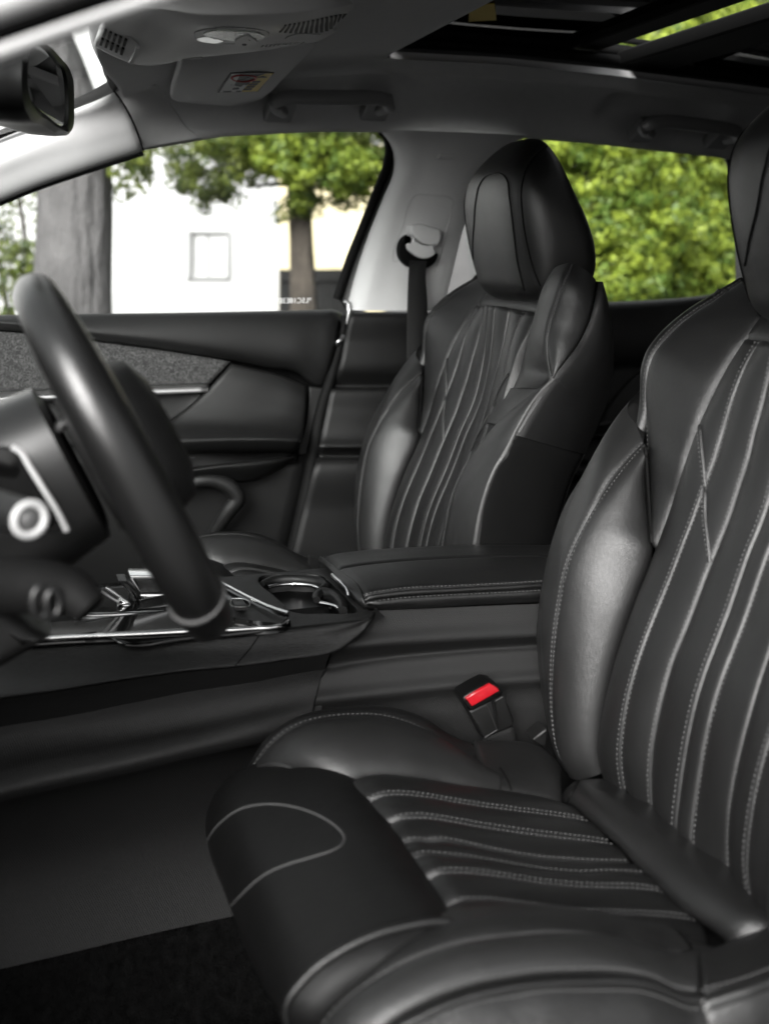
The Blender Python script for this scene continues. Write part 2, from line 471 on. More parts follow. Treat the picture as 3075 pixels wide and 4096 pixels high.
glassmat('screen_glass', (0.92, 0.94, 0.93), 0.5)
# outdoors
mk('asphalt', 0.11, 0.9, var=0.25, vscale=8, bump=[('noise', 90, 0.5, 0.01)])
mk('render_white', (0.60, 0.60, 0.595), 0.9, var=0.10, vscale=1.2)
mk('wall_mid', 0.10, 0.9, var=0.1, vscale=2)
mk('stone', 0.09, 0.9, var=0.2, vscale=4)
mk('wall_grey', 0.36, 0.9, var=0.1, vscale=2)
mk('wall_cream', (0.75, 0.66, 0.42), 0.9, var=0.15, vscale=2)
mk('bark_grey', (0.085, 0.082, 0.082), 0.95, var=0.4, vscale=3, bump=[('noise', 9, 1.0, 0.06, (2.2, 2.2, 0.35)), ('noise', 40, 0.6, 0.02)])
mk('bark_brown', (0.05, 0.042, 0.034), 0.95, var=0.5, vscale=5, bump=[('noise', 9, 1.0, 0.05, (2, 2, 0.5))])
mk('dark_fence', 0.015, 0.7, var=0.2)
mk('car_white', 0.03, 0.35, spec=0.5)
def leafmat(name, c0, c1, trans):
    m = bpy.data.materials.new(name); m.use_nodes = True; nt = m.node_tree; N = nt.nodes; Lk = nt.links; b = N['Principled BSDF']
    at = N.new('ShaderNodeAttribute'); at.attribute_name = 'tint'; at.attribute_type = 'GEOMETRY'
    rp = N.new('ShaderNodeValToRGB'); rp.color_ramp.elements[0].color = (*c0, 1); rp.color_ramp.elements[1].color = (*c1, 1)
    Lk.new(at.outputs['Fac'], rp.inputs[0]); Lk.new(rp.outputs[0], b.inputs['Base Color']); b.inputs['Roughness'].default_value = 0.6
    tl = N.new('ShaderNodeBsdfTranslucent'); Lk.new(rp.outputs[0], tl.inputs['Color'])
    mx = N.new('ShaderNodeMixShader'); mx.inputs[0].default_value = trans
    Lk.new(b.outputs[0], mx.inputs[1]); Lk.new(tl.outputs[0], mx.inputs[2]); Lk.new(mx.outputs[0], N['Material Output'].inputs['Surface'])
    MATS[name] = m
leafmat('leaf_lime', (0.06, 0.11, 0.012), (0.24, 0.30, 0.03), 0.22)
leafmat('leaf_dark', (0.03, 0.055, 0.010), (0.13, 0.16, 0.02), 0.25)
# ------------------------------------------------------------------ the seats (measured once, used for both)
SY = 0.88                                     # driver's seat centre line
DX, DY = 0.012, 0.74                          # passenger seat relative to the driver's
FLOOR = -0.80
seat = thing('car_seat', "driver's black leather seat beside the steering wheel, cut off by the right edge", 'car seat', W(0.45, SY, FLOOR), 'front seats')
def pas(t, pts):                              # points seen on the passenger seat, moved to the driver's seat, far side
    a = C_(t, pts); a[:, 0] -= DX; a[:, 1] -= DY; return a
FRONT = np.array([-1.0, -0.15, 0.25])
def both(name, rows, mat, **k):
    key = k.pop('key', name)
    tw = k.pop('toward', FRONT)
    panel(name, rows, mat, seat, key=key, toward=tw, **k)
    if callable(tw): tm = tw
    else: tm = np.array(tw) * [1, -1, 1]
    panel(name, rows, mat, seat, key=key + '_m', mir=SY, toward=tm, **k)

H = 'H'
# seam between insert and wing/bolster (A), rib seams B, D, E
cA = C_(H, [(1500, 545, .995), (1430, 650, 1.0), (1330, 830, 1.0), (1215, 1060, 1.005), (1100, 1370, 1.01), (1000, 1680, 1.02), (900, 1950, 1.025),
            (770, 2280, 1.02), (660, 2610, 1.02), (590, 2900, 1.02), (548, 3150, 1.02), (565, 3360, 1.02), (600, 3440, 1.02)])
cB = C_(H, [(1590, 560, .965), (1545, 630, .965), (1480, 760, .967), (1430, 900, .968), (1390, 1050, .97), (1340, 1230, .97), (1260, 1450, .972), (1190, 1640, .975),
            (1100, 1869, .977), (1040, 2029, .978), (950, 2259, .98), (870, 2459, .98), (800, 2659, .98), (750, 2839, .98), (710, 3059, .98), (695, 3259, .98), (700, 3368, .98), (720, 3458, .98)])
cD = C_(H, [(1700, 560, .928), (1675, 700, .928), (1650, 850, .928), (1610, 1000, .93), (1560, 1170, .93), (1520, 1350, .93), (1470, 1500, .932), (1420, 1659, .933), (1350, 1839, .935), (1280, 2009, .936), (1200, 2219, .937),
            (1110, 2459, .938), (1030, 2659, .94), (980, 2839, .94), (930, 3059, .94), (900, 3259, .94), (895, 3418, .94), (905, 3598, .94)])
cE = C_(H, [(1800, 560, .892), (1780, 850, .892), (1760, 1100, .892), (1720, 1350, .892), (1660, 1600, .892), (1620, 1709, .892), (1520, 1949, .892), (1430, 2219, .892), (1360, 2409, .892), (1280, 2609, .892),
            (1210, 2809, .892), (1160, 3009, .892), (1120, 3209, .892), (1090, 3418, .892), (1060, 3618, .892), (1055, 3738, .892)])
def down(c, L=.05):
    d = c[-1] - c[-3]; d /= np.linalg.norm(d); return np.vstack([c, c[-1] + d * L * .5 + [.006, 0, 0], c[-1] + d * L + [.016, 0, 0]])
cA, cB, cD, cE = down(cA, .09), down(cB, .09), down(cD, .06), down(cE, .05)
NR = 18
def across(cs, n=NR): return [list(r) for r in zip(*[spline(c, n) for c in cs])]
rib = dict(nu=14, nv=72, sink=0.0013, rad=0.004, dome=0.0034, edges='lr', skirt=0.02)
both('rib', across([cA, cB]), 'leather_rib', key='rib1', **rib)
both('rib', across([cB, cD]), 'leather_rib', key='rib2', **rib)
both('rib', across([cD, cE]), 'leather_rib', key='rib3', **rib)
panel('rib', across([cE, mirror(cE, SY)]), 'leather_rib', seat, key='rib4', toward=FRONT, nu=8, nv=64, sink=0.0015, rad=0.004, dome=.002, edges='lr', skirt=0.02)
# wing
wl = C_(H, [(1475, 150, 1.09), (1310, 262, 1.10), (1110, 395, 1.105), (985, 510, 1.105), (895, 620, 1.105), (855, 730, 1.105), (838, 860, 1.105), (845, 1000, 1.10), (853, 1150, 1.095), (868, 1380, 1.08), (885, 1600, 1.06), (900, 1850, 1.035)])
wr = C_(H, [(1600, 400, .995), (1540, 500, .995), (1440, 630, 1.0), (1370, 750, 1.0), (1310, 865, 1.0), (1250, 985, 1.003), (1200, 1090, 1.005), (1140, 1260, 1.008), (1090, 1400, 1.01), (1030, 1590, 1.017), (970, 1770, 1.02), (912, 1925, 1.024)])
panel('shoulder_wing', [[a, b] for a, b in zip(wl, wr)], 'leather', seat, key='wing', toward=FRONT, nu=20, nv=56, sink=0.007, rad=0.016, dome=0.004, edges='lrb', skirt=0.02, sk='lr')
def pnear(pts): return pas('G', pts)
wn_i = pnear([(1300, 110, 1.49), (1245, 205, 1.495), (1215, 290, 1.498), (1190, 385, 1.50), (1160, 500, 1.50), (1130, 630, 1.50), (1095, 750, 1.498), (1045, 862, 1.49)])
wn_w = pnear([(1432, 40, 1.42), (1380, 150, 1.405), (1330, 300, 1.40), (1285, 430, 1.397), (1265, 560, 1.393), (1275, 680, 1.388), (1300, 785, 1.38), (1245, 862, 1.372)])
panel('shoulder_wing', [[a, a * .5 + b * .5 + np.array([-.006, 0, .002]), b] for a, b in zip(wn_i, wn_w)], 'leather', seat, key='wing_m', toward=np.array([-1, -.4, .2]), nu=16, nv=48, sink=0.005, rad=0.010, edges='lr', skirt=0.02, sk='lr')
wn_s = pnear([(1602, 165, 1.405), (1592, 260, 1.387), (1561, 400, 1.375), (1501, 540, 1.368), (1421, 660, 1.362), (1351, 742, 1.36), (1306, 790, 1.36)])
panel('wing_edge', [[a, a * .5 + b * .5 + np.array([-.002, -.006, .003]), b] for a, b in zip(wn_w[:7], wn_s)], 'leather_smooth', seat, key='wing_edge_m', toward=np.array([-.6, -1, .2]), nu=18, nv=48, sink=0.004, rad=0.008, edges='lr', skirt=0.015, sk='lr')
# lower bolster: inner face
bl = C_(H, [(848, 1226, 1.085), (740, 1335, 1.08), (620, 1485, 1.075), (505, 1659, 1.07), (430, 1789, 1.07), (360, 1949, 1.07), (320, 2079, 1.07), (295, 2219, 1.07), (270, 2379, 1.07), (250, 2559, 1.07), (240, 2709, 1.07), (235, 2859, 1.07), (245, 3029, 1.07), (262, 3159, 1.07), (300, 3269, 1.07), (345, 3345, 1.07)])
br = C_(H, [(862, 1236, 1.083), (868, 1380, 1.078), (880, 1560, 1.062), (893, 1740, 1.045), (903, 1910, 1.027), (885, 1985, 1.025), (820, 2150, 1.022), (765, 2290, 1.02), (705, 2460, 1.02), (655, 2620, 1.02), (617, 2770, 1.02), (585, 2910, 1.02), (557, 3060, 1.02), (546, 3160, 1.02), (548, 3270, 1.02), (572, 3360, 1.02)])
both('bolster', [[a, b] for a, b in zip(bl, br)], 'leather_lit', key='bolster', nu=22, nv=64, sink=0.006, rad=0.014, dome=0.010, edges='lr', skirt=0.02, sk='lr')
# rolled edge between crest and the hidden outer face, and the piping seam S1 of the outer face (seen on the passenger seat)
bo = C_(H, [(800, 1100, 1.105), (700, 1212, 1.10), (585, 1375, 1.092), (470, 1575, 1.09), (385, 1750, 1.09), (318, 1900, 1.09), (280, 2030, 1.09), (250, 2170, 1.09), (222, 2330, 1.09), (205, 2509, 1.09), (205, 2659, 1.09), (212, 2800, 1.09), (222, 2980, 1.09), (240, 3110, 1.09), (280, 3240, 1.09), (330, 3330, 1.09)])
s1 = pas('G', [(1600, 165, 1.40), (1590, 260, 1.385), (1560, 400, 1.375), (1500, 540, 1.368), (1420, 660, 1.362), (1320, 775, 1.36), (1250, 860, 1.36), (1150, 1020, 1.36), (1070, 1160, 1.36), (960, 1330, 1.36), (880, 1520, 1.36), (840, 1659, 1.36), (800, 1850, 1.36), (775, 2050, 1.36)])
s1 = mirror(s1, SY)                           # -> far side, like the other far-side curves
s1u = spline(s1[:7], 11); s1l = spline(s1[5:], 15)
OUT = np.array([-0.6, 1.0, 0.15])
both('bolster_edge', [[a, b, (b + c) / 2 + np.array([-.004, .008, 0]), c] for a, b, c in zip(bl, bo, s1l)], 'leather_lit', key='bolster_edge', nu=18, nv=64, sink=0.005, rad=0.008, edges='lr', skirt=0.02, toward=OUT, sk='lr')
wo = C_(H, [(1468, 140, 1.10), (1290, 245, 1.12), (1088, 378, 1.12), (958, 495, 1.12), (868, 608, 1.12), (830, 722, 1.12), (823, 855, 1.118), (815, 985, 1.112), (800, 1090, 1.106)])
wl9 = spline(wl[:9], 11); wo9 = spline(wo, 11)
panel('wing_edge', [[a, b, b + np.array([.03, .012, -.006]), b + np.array([.075, .004, -.02])] for a, b in zip(wl9, wo9)], 'leather_smooth', seat, key='wing_edge', nu=16, nv=48, sink=0.005, rad=0.008, edges='l', skirt=0.02, toward=OUT, sk='l')
kk = np.array([.03, .012, -.006])
panel('bolster_edge', [[P(H, 853, 1146, 1.098), P(H, 798, 1086, 1.108), P(H, 798, 1086, 1.108) + kk], [P(H, 846, 1232, 1.086), P(H, 792, 1112, 1.106), P(H, 792, 1112, 1.106) + kk]], 'leather_smooth', seat, key='kink', nu=10, nv=6, toward=OUT, skirt=0)
nk = [[(1020, 858, 1.53), (1045, 856, 1.485), (1150, 856, 1.408), (1247, 858, 1.362)], [(985, 915, 1.525), (1012, 915, 1.482), (1098, 932, 1.40), (1202, 945, 1.36)], [(938, 985, 1.51), (965, 985, 1.468), (1050, 1010, 1.40), (1152, 1022, 1.36)], [(880, 1085, 1.49), (905, 1085, 1.455), (990, 1110, 1.40), (1080, 1145, 1.36)]]
panel('bolster_edge', [list(pnear(r)) for r in nk], 'leather', seat, key='nkink', nu=22, nv=24, toward=np.array([-.8, -1, .2]), sink=.003, rad=.006, edges='r', skirt=.003)
# side of the backrest: leather above, dark cloth below; rear contour from the passenger seat
rc = mirror(pas('G', [(1606, 165, 1.42), (1652, 290, 1.41), (1690, 440, 1.405), (1708, 640, 1.40), (1700, 800, 1.40), (1670, 930, 1.40), (1620, 1060, 1.40), (1560, 1200, 1.40), (1520, 1285, 1.40), (1440, 1450, 1.40), (1390, 1600, 1.40), (1360, 1720, 1.40), (1330, 1900, 1.40), (1310, 2100, 1.40)]), SY)
SIDE = np.array([0.15, 1.0, 0.1])
def side_rows(i, j):
    return [[a, a * .67 + b * .33 + np.array([0, .012, 0]), a * .33 + b * .67 + np.array([0, .014, 0]), b] for a, b in zip(s1[i:j], rc[i:j])]
both('side_panel', side_rows(0, 9), 'leather_smooth', key='side', nu=18, nv=40, sink=0.003, rad=0.008, edges='l', skirt=0, toward=SIDE)
both('side_cloth', side_rows(8, 14), 'seat_cloth', key='side_cloth', nu=16, nv=24, sink=0.003, rad=0.006, skirt=0.02, toward=SIDE, sk='lr')
# back shell closes the seat
sh = []
for a in rc:
    b = a.copy(); b[1] = 2 * SY - a[1]
    m1 = a + np.array([.006, -.05, 0]); m2 = b + np.array([.006, .05, 0]); c = (a + b) / 2 + np.array([.02, 0, .0])
    sh.append([a, m1, c, m2, b])
panel('back_shell', sh, 'hard_plastic', seat, key='back_shell', nu=20, nv=30, toward=np.array([1.0, 0, 0]), skirt=0.0)
# plain strip between insert top and headrest
tr0 = wr[0]; tr1 = cA[0]
tp0 = wl[0] + [0.015, 0, -.004]; tp0[1] = SY + .13
panel('top_panel', [[tp0, mirror(tp0, SY)], [tr0, mirror(tr0, SY)], [tr1, mirror(tr1, SY)]], 'leather', seat, key='top_panel', nu=20, nv=12, toward=FRONT, sink=0.004, rad=0.01, edges='b', skirt=0.015)
# core under the pads
box('foam_core', W(0.668, SY, -0.40), (0.018, 0.17, 0.20), 'seam_black', seat, ax=(math.cos(.38), 0, -math.sin(.38)), az=(math.sin(.38), 0, math.cos(.38)))

# headrest
sec = [(-.078, .735, .79, .085), (-.070, .722, .806, .105), (-.055, .712, .824, .120), (-.03, .706, .832, .129), (.005, .698, .83, .135), (.047, .691, .815, .137), (.085, .689, .797, .135),
       (.112, .694, .788, .129), (.136, .708, .782, .118), (.153, .722, .778, .104), (.163, .733, .774, .088), (.169, .742, .768, .066), (.171, .750, .762, .03)]
hz = spline(np.array([[s[0], s[1], s[2]] for s in sec]), 40); hw = spline(np.array([[s[0], s[3], 0] for s in sec]), 40)
hv, hf = [], []
NS = 56
for i in range(41):
    z, xf, xr = hz[i]; wd = np.interp(i / 40, np.linspace(0, 1, 41), hw[:, 1])
    cx, hx = (xf + xr) / 2, (xr - xf) / 2
    for k in range(NS):
        a = 2 * math.pi * k / NS; c, s = math.cos(a), math.sin(a); ex = 2 / 3.4
        x = cx + hx * math.copysign(abs(c) ** ex, c); y = wd * math.copysign(abs(s) ** ex, s)
        hv.append([x - DX + 0.012 * (1 if c > 0 else 0) * 0, SY + y, z + CH])
for i in range(40):
    for k in range(NS):
        j = (k + 1) % NS; hf.append([i * NS + k, i * NS + j, (i + 1) * NS + j, (i + 1) * NS + k])
hf.append(list(range(NS))[::-1]); hf.append([40 * NS + k for k in range(NS)])
head = link('headrest', np.array(hv), hf, 'leather_smooth', seat); REG['headrest'] = (None, None, np.array(hv), hf)
for s in (-1, 1):
    tube('headrest_post', [W(.765, SY + s * .07, -.05), W(.775, SY + s * .07, -.12), W(.79, SY + s * .07, -.2)], 0.006, 'chrome', seat, n=6)
ht = bvh('headrest'); SH = (DX, DY, 0)
def seam(parent, tree, t, pts, r=0.0014, mat='seam_black', shift=(0, 0, 0), n=48, name='seam', both_=True, lift=0.0002):
    p, nn = cast(tree, t, pts, n, shift, lift)
    if len(p) < 3: return None
    o = tube(name, p, r, mat, parent, sides=6)
    if both_: tube(name, mirror(p, SY), r, mat, parent, sides=6)
    return p, nn
hp = [(830, 1190), (805, 1080), (795, 950), (803, 800), (815, 650), (842, 545), (880, 497), (940, 478), (985, 482), (1012, 512), (1030, 620), (1060, 860), (1090, 1080), (1130, 1235)]
st = Stitches()
r = seam(head, ht, 'Q', hp, shift=SH, both_=False, n=90)
hm = [(1290, 288), (1200, 365), (1140, 455), (1112, 560), (1118, 760), (1150, 950), (1200, 1130), (1232, 1205)]
r = seam(head, ht, 'Q', hm, shift=SH, n=60)
p, nn = cast(ht, 'Q', [(a - 22, b + 4) for a, b in hm], 60, SH); st.run(p, nn, r=.0005)
p, nn = cast(ht, 'Q', [(a + 18, b + 4) for a, b in hp[8:]], 50, SH); st.run(p, nn, r=.0005)
st.build(head, 'piping_grey')

# ---------------------------------------------------------------- cushion
Mt = 'M'
SEATX = 0.0
cc = {}
cc[0] = C_(Mt, [(640, 72, .992), (750, 42, .995), (1000, 58, .995), (1300, 102, .997), (1661, 152, 1.0), (1861, 190, 1.0), (2001, 238, 1.0)])
cc[1] = C_(Mt, [(755, 200, .955), (800, 180, .955), (900, 168, .955), (1050, 178, .955), (1300, 220, .957), (1500, 250, .958), (1661, 270, .958), (1861, 295, .96), (2041, 320, .96), (2141, 340, .96)])
cc[2] = C_(Mt, [(870, 360, .92), (920, 330, .92), (1050, 315, .92), (1200, 330, .92), (1400, 365, .92), (1661, 405, .922), (1811, 425, .922), (2061, 455, .922), (2221, 475, .922), (2301, 490, .922)])
cc[3] = C_(Mt, [(950, 495, .892), (1010, 480, .892), (1100, 490, .892), (1180, 478, .892), (1300, 495, .892), (1500, 540, .892), (1661, 572, .892), (1811, 595, .892), (2061, 615, .892), (2441, 625, .893)])
cc[4] = C_(Mt, [(1005, 590, .868), (1060, 570, .868), (1200, 575, .868), (1350, 590, .868), (1661, 640, .868), (1811, 665, .868), (2111, 690, .868), (2311, 682, .867), (2531, 695, .866)])
cc[5] = C_(Mt, [(1115, 720, .838), (1160, 685, .838), (1270, 670, .838), (1400, 675, .838), (1661, 710, .838), (1861, 740, .838), (2161, 765, .838), (2511, 778, .838), (2621, 800, .838), (2671, 830, .838)])
cc[6] = C_(Mt, [(1260, 915, .803), (1300, 885, .803), (1450, 865, .803), (1661, 885, .803), (1861, 910, .803), (2161, 940, .803), (2461, 950, .803), (2711, 965, .803), (2861, 985, .803)])
cc[7] = mirror(cc[0], SY)
for k in range(8): cc[k] = np.vstack([cc[k][:1] + [[-.016, 0, -.008]], cc[k]])
for k in range(7):
    panel('cushion_rib', across([cc[k], cc[k + 1]]), 'leather_smooth', seat, key='cr%d' % k, nu=12, nv=50, toward=np.array([0, -.3, 1.0]), sink=0.0022, rad=0.006, dome=0.0035, edges='lrt', skirt=0.02)
# roll at the back of the cushion
rl = C_(Mt, [(1995, 242, 1.0), (2141, 332, .955), (2311, 475, .91), (2511, 690, .858), (2711, 880, .81), (2861, 1000, .785), (2961, 1080, .77), (3015, 1140, .762)])
ru = C_(Mt, [(2091, 80, 1.02), (2261, 130, .985), (2411, 220, .95), (2611, 370, .90), (2811, 540, .85), (3011, 720, .80), (3161, 860, .77), (3255, 960, .75)])
panel('cushion_roll', [[a, a * .62 + b * .38 + np.array([-.002, 0, .007]), a * .3 + b * .7 + np.array([0, 0, .006]), b, b + np.array([.04, 0, -.004])] for a, b in zip([rl[0] + np.array([0, .02, -.02])] + list(rl) + [rl[-1] + np.array([.004, -.02, -.03])], [ru[0] + np.array([0, .02, -.02])] + list(ru) + [ru[-1] + np.array([0, -.02, -.035])])], 'leather_smooth', seat, key='roll', nu=20, nv=40, toward=np.array([-.5, 0, 1.0]), sink=0.004, rad=0.010, edges='l', skirt=0.02, sk='l')
# far bolster
J = 'J'
fc = C_(J, [(-60, 1700, 1.07), (0, 1605, 1.07), (60, 1525, 1.07), (150, 1440, 1.07), (280, 1368, 1.07), (420, 1330, 1.07), (600, 1312, 1.07), (800, 1318, 1.07), (950, 1355, 1.07), (1080, 1412, 1.07), (1200, 1500, 1.068), (1310, 1600, 1.062), (1420, 1700, 1.055), (1530, 1785, 1.045)])
fi = C_(Mt, [(300, 80, 1.0), (420, 80, 1.0), (520, 75, .998), (600, 72, .995), (680, 60, .995), (780, 46, .995), (880, 50, .995), (1000, 60, .995), (1120, 76, .996), (1240, 94, .997), (1350, 110, .997), (1440, 122, .998), (1520, 132, .999), (1590, 142, 1.0)])
fi = np.array([spline(fi, 13)[i] for i in range(14)])
fo = C_(J, [(-75, 1680, 1.095), (-15, 1580, 1.095), (45, 1490, 1.095), (135, 1405, 1.095), (265, 1328, 1.095), (420, 1286, 1.095), (620, 1264, 1.095), (840, 1264, 1.095), (985, 1294, 1.095), (1130, 1360, 1.095), (1250, 1440, 1.092), (1340, 1480, 1.088), (1450, 1520, 1.083), (1560, 1600, 1.075)])
fb = fo + np.array([.035, .015, -.05])
CU = np.array([0, -.5, 1.0])
panel('cushion_bolster', [[a, b] for a, b in zip(fc, fi)], 'leather_lit', seat, key='fbol', nu=22, nv=60, toward=CU, sink=0.006, rad=0.014, dome=0.014, edges='lr', skirt=0.02)
panel('cushion_side', [[a, b, b + np.array([0, .014, -.02]), c] for a, b, c in zip(fc, fo, fb)], 'leather_smooth', seat, key='fside', nu=16, nv=60, toward=np.array([0, .5, 1.0]), sink=0.005, rad=0.008, edges='l', skirt=0.0)
# low rear wing between far bolster and roll
ra = C_(Mt, [(1520, 130, .999), (1661, 150, 1.0), (1800, 176, 1.0), (1920, 208, 1.0), (2001, 240, 1.0)])
rb = C_(J, [(1400, 1482, 1.09), (1560, 1490, 1.09), (1720, 1490, 1.09), (1850, 1530, 1.085), (1990, 1690, 1.07)])
rmid = [(a + b) / 2 + np.array([0, 0, .006]) for a, b in zip(ra, rb)]
panel('cushion_wing', [[a, m_, b, b + np.array([0.0, .02, -.04])] for a, m_, b in zip(ra, rmid, rb)], 'leather', seat, key='fwing', nu=18, nv=24, toward=CU, sink=0.004, rad=0.01, edges='lb', skirt=0.01)
panel('cushion_wing', [[mirror(a, SY), mirror(m_, SY), mirror(b, SY)] for a, m_, b in zip(ra, rmid, rb)], 'leather_smooth', seat, key='fwing_m', nu=18, nv=24, toward=np.array([0, .5, 1.0]), sink=0.004, rad=0.01, edges='lb', skirt=0.01)
# near bolster: crest seam, outer seam pair, outer side
nc = C_(Mt, [(330, 1800, 0.702), (400, 1660, 0.702), (480, 1560, 0.702), (600, 1455, 0.702), (760, 1345, 0.702), (960, 1235, 0.702), (1160, 1155, 0.702), (1380, 1100, 0.702), (1661, 1066, 0.702), (1861, 1048, 0.702), (2061, 1050, 0.704), (2261, 1075, .708), (2421, 1110, .712), (2531, 1145, .71), (2700, 1180, .715), (2850, 1185, .72)])
ni = [mirror(a, SY) for a in spline(fi, 15)]
for a in ni:
    k = min(1, max(0, (.30 - a[0]) / .05)); a[2] -= .075 * k; a[1] -= .03 * k
n2 = C_(Mt, [(640, 1900, .666), (760, 1760, .666), (880, 1650, .666), (1000, 1575, .666), (1150, 1503, .666), (1350, 1430, .666), (1500, 1392, .666), (1661, 1366, .666), (1861, 1337, .666), (2061, 1330, .666), (2261, 1325, .666), (2411, 1331, .666), (2511, 1345, .666), (2611, 1382, .666), (2711, 1432, .666), (2870, 1450, .666)])
panel('cushion_bolster', [[a, b] for a, b in zip(nc, ni)], 'leather', seat, key='nbol', nu=22, nv=70, toward=np.array([0, .3, 1.0]), sink=0.006, rad=0.014, dome=0.012, edges='lr', skirt=0.02)
panel('bolster_top', [[a, a * .5 + b * .5 + np.array([0, 0, .007]), b] for a, b in zip(nc, n2)], 'leather_lit', seat, key='ntop', nu=24, nv=70, toward=np.array([0, -.3, 1.0]), sink=0.005, rad=0.010, edges='lr', skirt=0.02)
n3 = C_(Mt, [(800, 1860, .656), (900, 1730, .656), (1000, 1655, .656), (1150, 1583, .656), (1350, 1503, .656), (1500, 1465, .656), (1661, 1440, .656), (1861, 1405, .656), (2061, 1400, .656), (2211, 1400, .656), (2361, 1400, .656), (2511, 1412, .656), (2611, 1442, .656), (2711, 1482, .656), (2811, 1520, .656), (2881, 1520, .656)])
panel('bolster_strip', [[a, (a + b) / 2 + np.array([0, -.002, .001]), b] for a, b in zip(n2, n3)], 'leather_smooth', seat, key='nstrip', nu=10, nv=70, toward=np.array([0, -1.0, .5]), sink=0.003, rad=0.006, edges='lr', skirt=0.012)
nb = n3 + np.array([0, -.022, -.045]); nb2 = n3 + np.array([.01, -.022, -.16])
panel('cushion_side', [[a, b, c] for a, b, c in zip(n3, nb, nb2)], 'leather', seat, key='nside', nu=20, nv=70, toward=np.array([0, -1.0, .1]), sink=0.004, rad=0.008, edges='l', skirt=0.0, dome=0.004)
# continuation of the near side towards the backrest
x2 = C_(Mt, [(2870, 1450, .666), (3011, 1410, .662), (3161, 1362, .66), (3322, 1300, .66), (3500, 1230, .66)])
x3 = C_(Mt, [(2881, 1520, .656), (3061, 1470, .652), (3200, 1428, .65), (3322, 1388, .65), (3500, 1320, .65)])
xi = C_(Mt, [(2850, 1180, .725), (2990, 1150, .745), (3080, 1110, .757), (3200, 1050, .765), (3400, 960, .77)])
panel('cushion_corner', [[a, a * .5 + b * .5 + np.array([0, 0, .006]), b] for a, b in zip(xi, x2)], 'leather_smooth', seat, key='xtop', nu=18, nv=24, toward=np.array([0, -.3, 1.0]), sink=0.004, rad=0.008, edges='lrt', skirt=0.02)
panel('bolster_strip', [[a, b] for a, b in zip(x2, x3)], 'leather_smooth', seat, key='xstrip', nu=8, nv=24, toward=np.array([0, -1.0, .5]), sink=0.003, rad=0.006, edges='lrt', skirt=0.012)
panel('cushion_side', [[a, a + np.array([0, -.01, -.05]), a + np.array([0, .0, -.16])] for a in x3], 'leather_smooth', seat, key='xside', nu=14, nv=24, toward=np.array([0, -1.0, .1]), sink=0.004, rad=0.008, edges='lt', skirt=0.0)
panel('cushion_base', [[W(.42, .88, -.556), W(.42, .69, -.553)], [W(.64, .88, -.560), W(.64, .66, -.553)]], 'leather_smooth', seat, key='cbase', nu=4, nv=4, toward=np.array([0, 0, 1.0]), skirt=.02)
# thigh pad
pad = []
for y, dz, dx in [(1.085, -.028, .012), (1.068, -.014, .004), (1.04, -.007, 0), (.96, -.003, 0), (.88, -.001, 0), (.80, .004, 0), (.745, .012, 0), (.725, .014, 0)]:
    lo = -.022 * min(1, max(0, (y - .72) / .2))
    pad.append([W(.306, y, -.490), W(.287, y, -.476 + dz), W(.245, y, -.470 + dz), W(.21 + dx, y, -.476 + dz), W(.183 + dx, y, -.489 + dz), W(.167 + dx, y, -.508 + dz + lo * .7), W(.172 + dx, y, -.526 + dz + lo), W(.195, y, -.540 + dz + lo), W(.27, y, -.552 + lo)])
panel('thigh_pad', pad, 'seat_pad', seat, key='pad', nu=40, nv=36, toward=np.array([-.5, 0, 1.0]), skirt=0) if 'seat_pad' in MATS else panel('thigh_pad', pad, 'leather_smooth', seat, key='pad', nu=40, nv=36, toward=np.array([-.5, 0, 1.0]), skirt=0.02)
# near end cap of the pad
prof = [p.copy() for p in pad[-1]]
cen = np.mean(prof, axis=0)
panel('pad_end', [prof, [p * .75 + cen * .25 + np.array([0, -.012, 0]) for p in prof], [p * .3 + cen * .7 + np.array([0, -.016, 0]) for p in prof]], 'seat_pad', seat, key='padend', nu=30, nv=8, toward=np.array([0, -1.0, .3]), skirt=0)
tube('piping', spline(np.array(prof[:7]), 40) + np.array([0, -.002, .001]), .0028, 'leather_smooth', seat, sides=8)
pt = bvh('pad')
loop = [(-341, 640), (-336, 560), (-291, 430), (-211, 340), (-111, 272), (0, 243), (100, 237), (220, 250), (330, 280), (440, 330), (520, 385), (560, 430), (572, 460), (555, 500), (500, 535), (400, 570), (200, 630), (100, 670), (0, 735), (-61, 790), (-120, 850), (-180, 910), (-225, 960)]
seam(seat, pt, Mt, loop, r=.0010, mat='piping_grey', n=120, name='piping', both_=False, lift=.0004)
# base below the cushion
box('seat_base', W(.40, SY, -.66), (.13, .19, .07), 'black_plastic', seat)
for s in (-1, 1):
    box('seat_rail', W(.36, SY + s * .17, FLOOR + .04), (.26, .018, .02), 'hard_plastic', seat)

# ---------------------------------------------------------------- stitching
st = Stitches()
def es(key, side, e, mir=True, **k):
    p, n = at_edge(key, side, e); st.run(p, n, **k)
    if mir and key + '_m' in REG:
        p, n = at_edge(key + '_m', side, e); st.run(p, n, **k)
es('rib1', 'r', .0045); es('rib2', 'l', .0045)
es('rib2', 'r', .0045); es('rib3', 'r', .006)
es('wing', 'l', .007); es('wing_edge', 'l', .005)
es('bolster', 'l', .0055); es('bolster_edge', 'l', .0055)
es('bolster', 'r', .006) if False else None
st.build(seat)
st = Stitches()
for k in (1, 2, 5, 6):
    es('cr%d' % (k - 1), 'r', .0045); es('cr%d' % k, 'l', .0045)
es('cr2', 'r', .005); es('cr3', 'r', .005)
es('fbol', 'l', .005); es('fside', 'l', .005)
es('ntop', 'l', .005); es('nbol', 'l', .005); es('ntop', 'r', .005); es('nside', 'l', .004); es('xtop', 'r', .005); es('xside', 'l', .004)
st.build(seat)
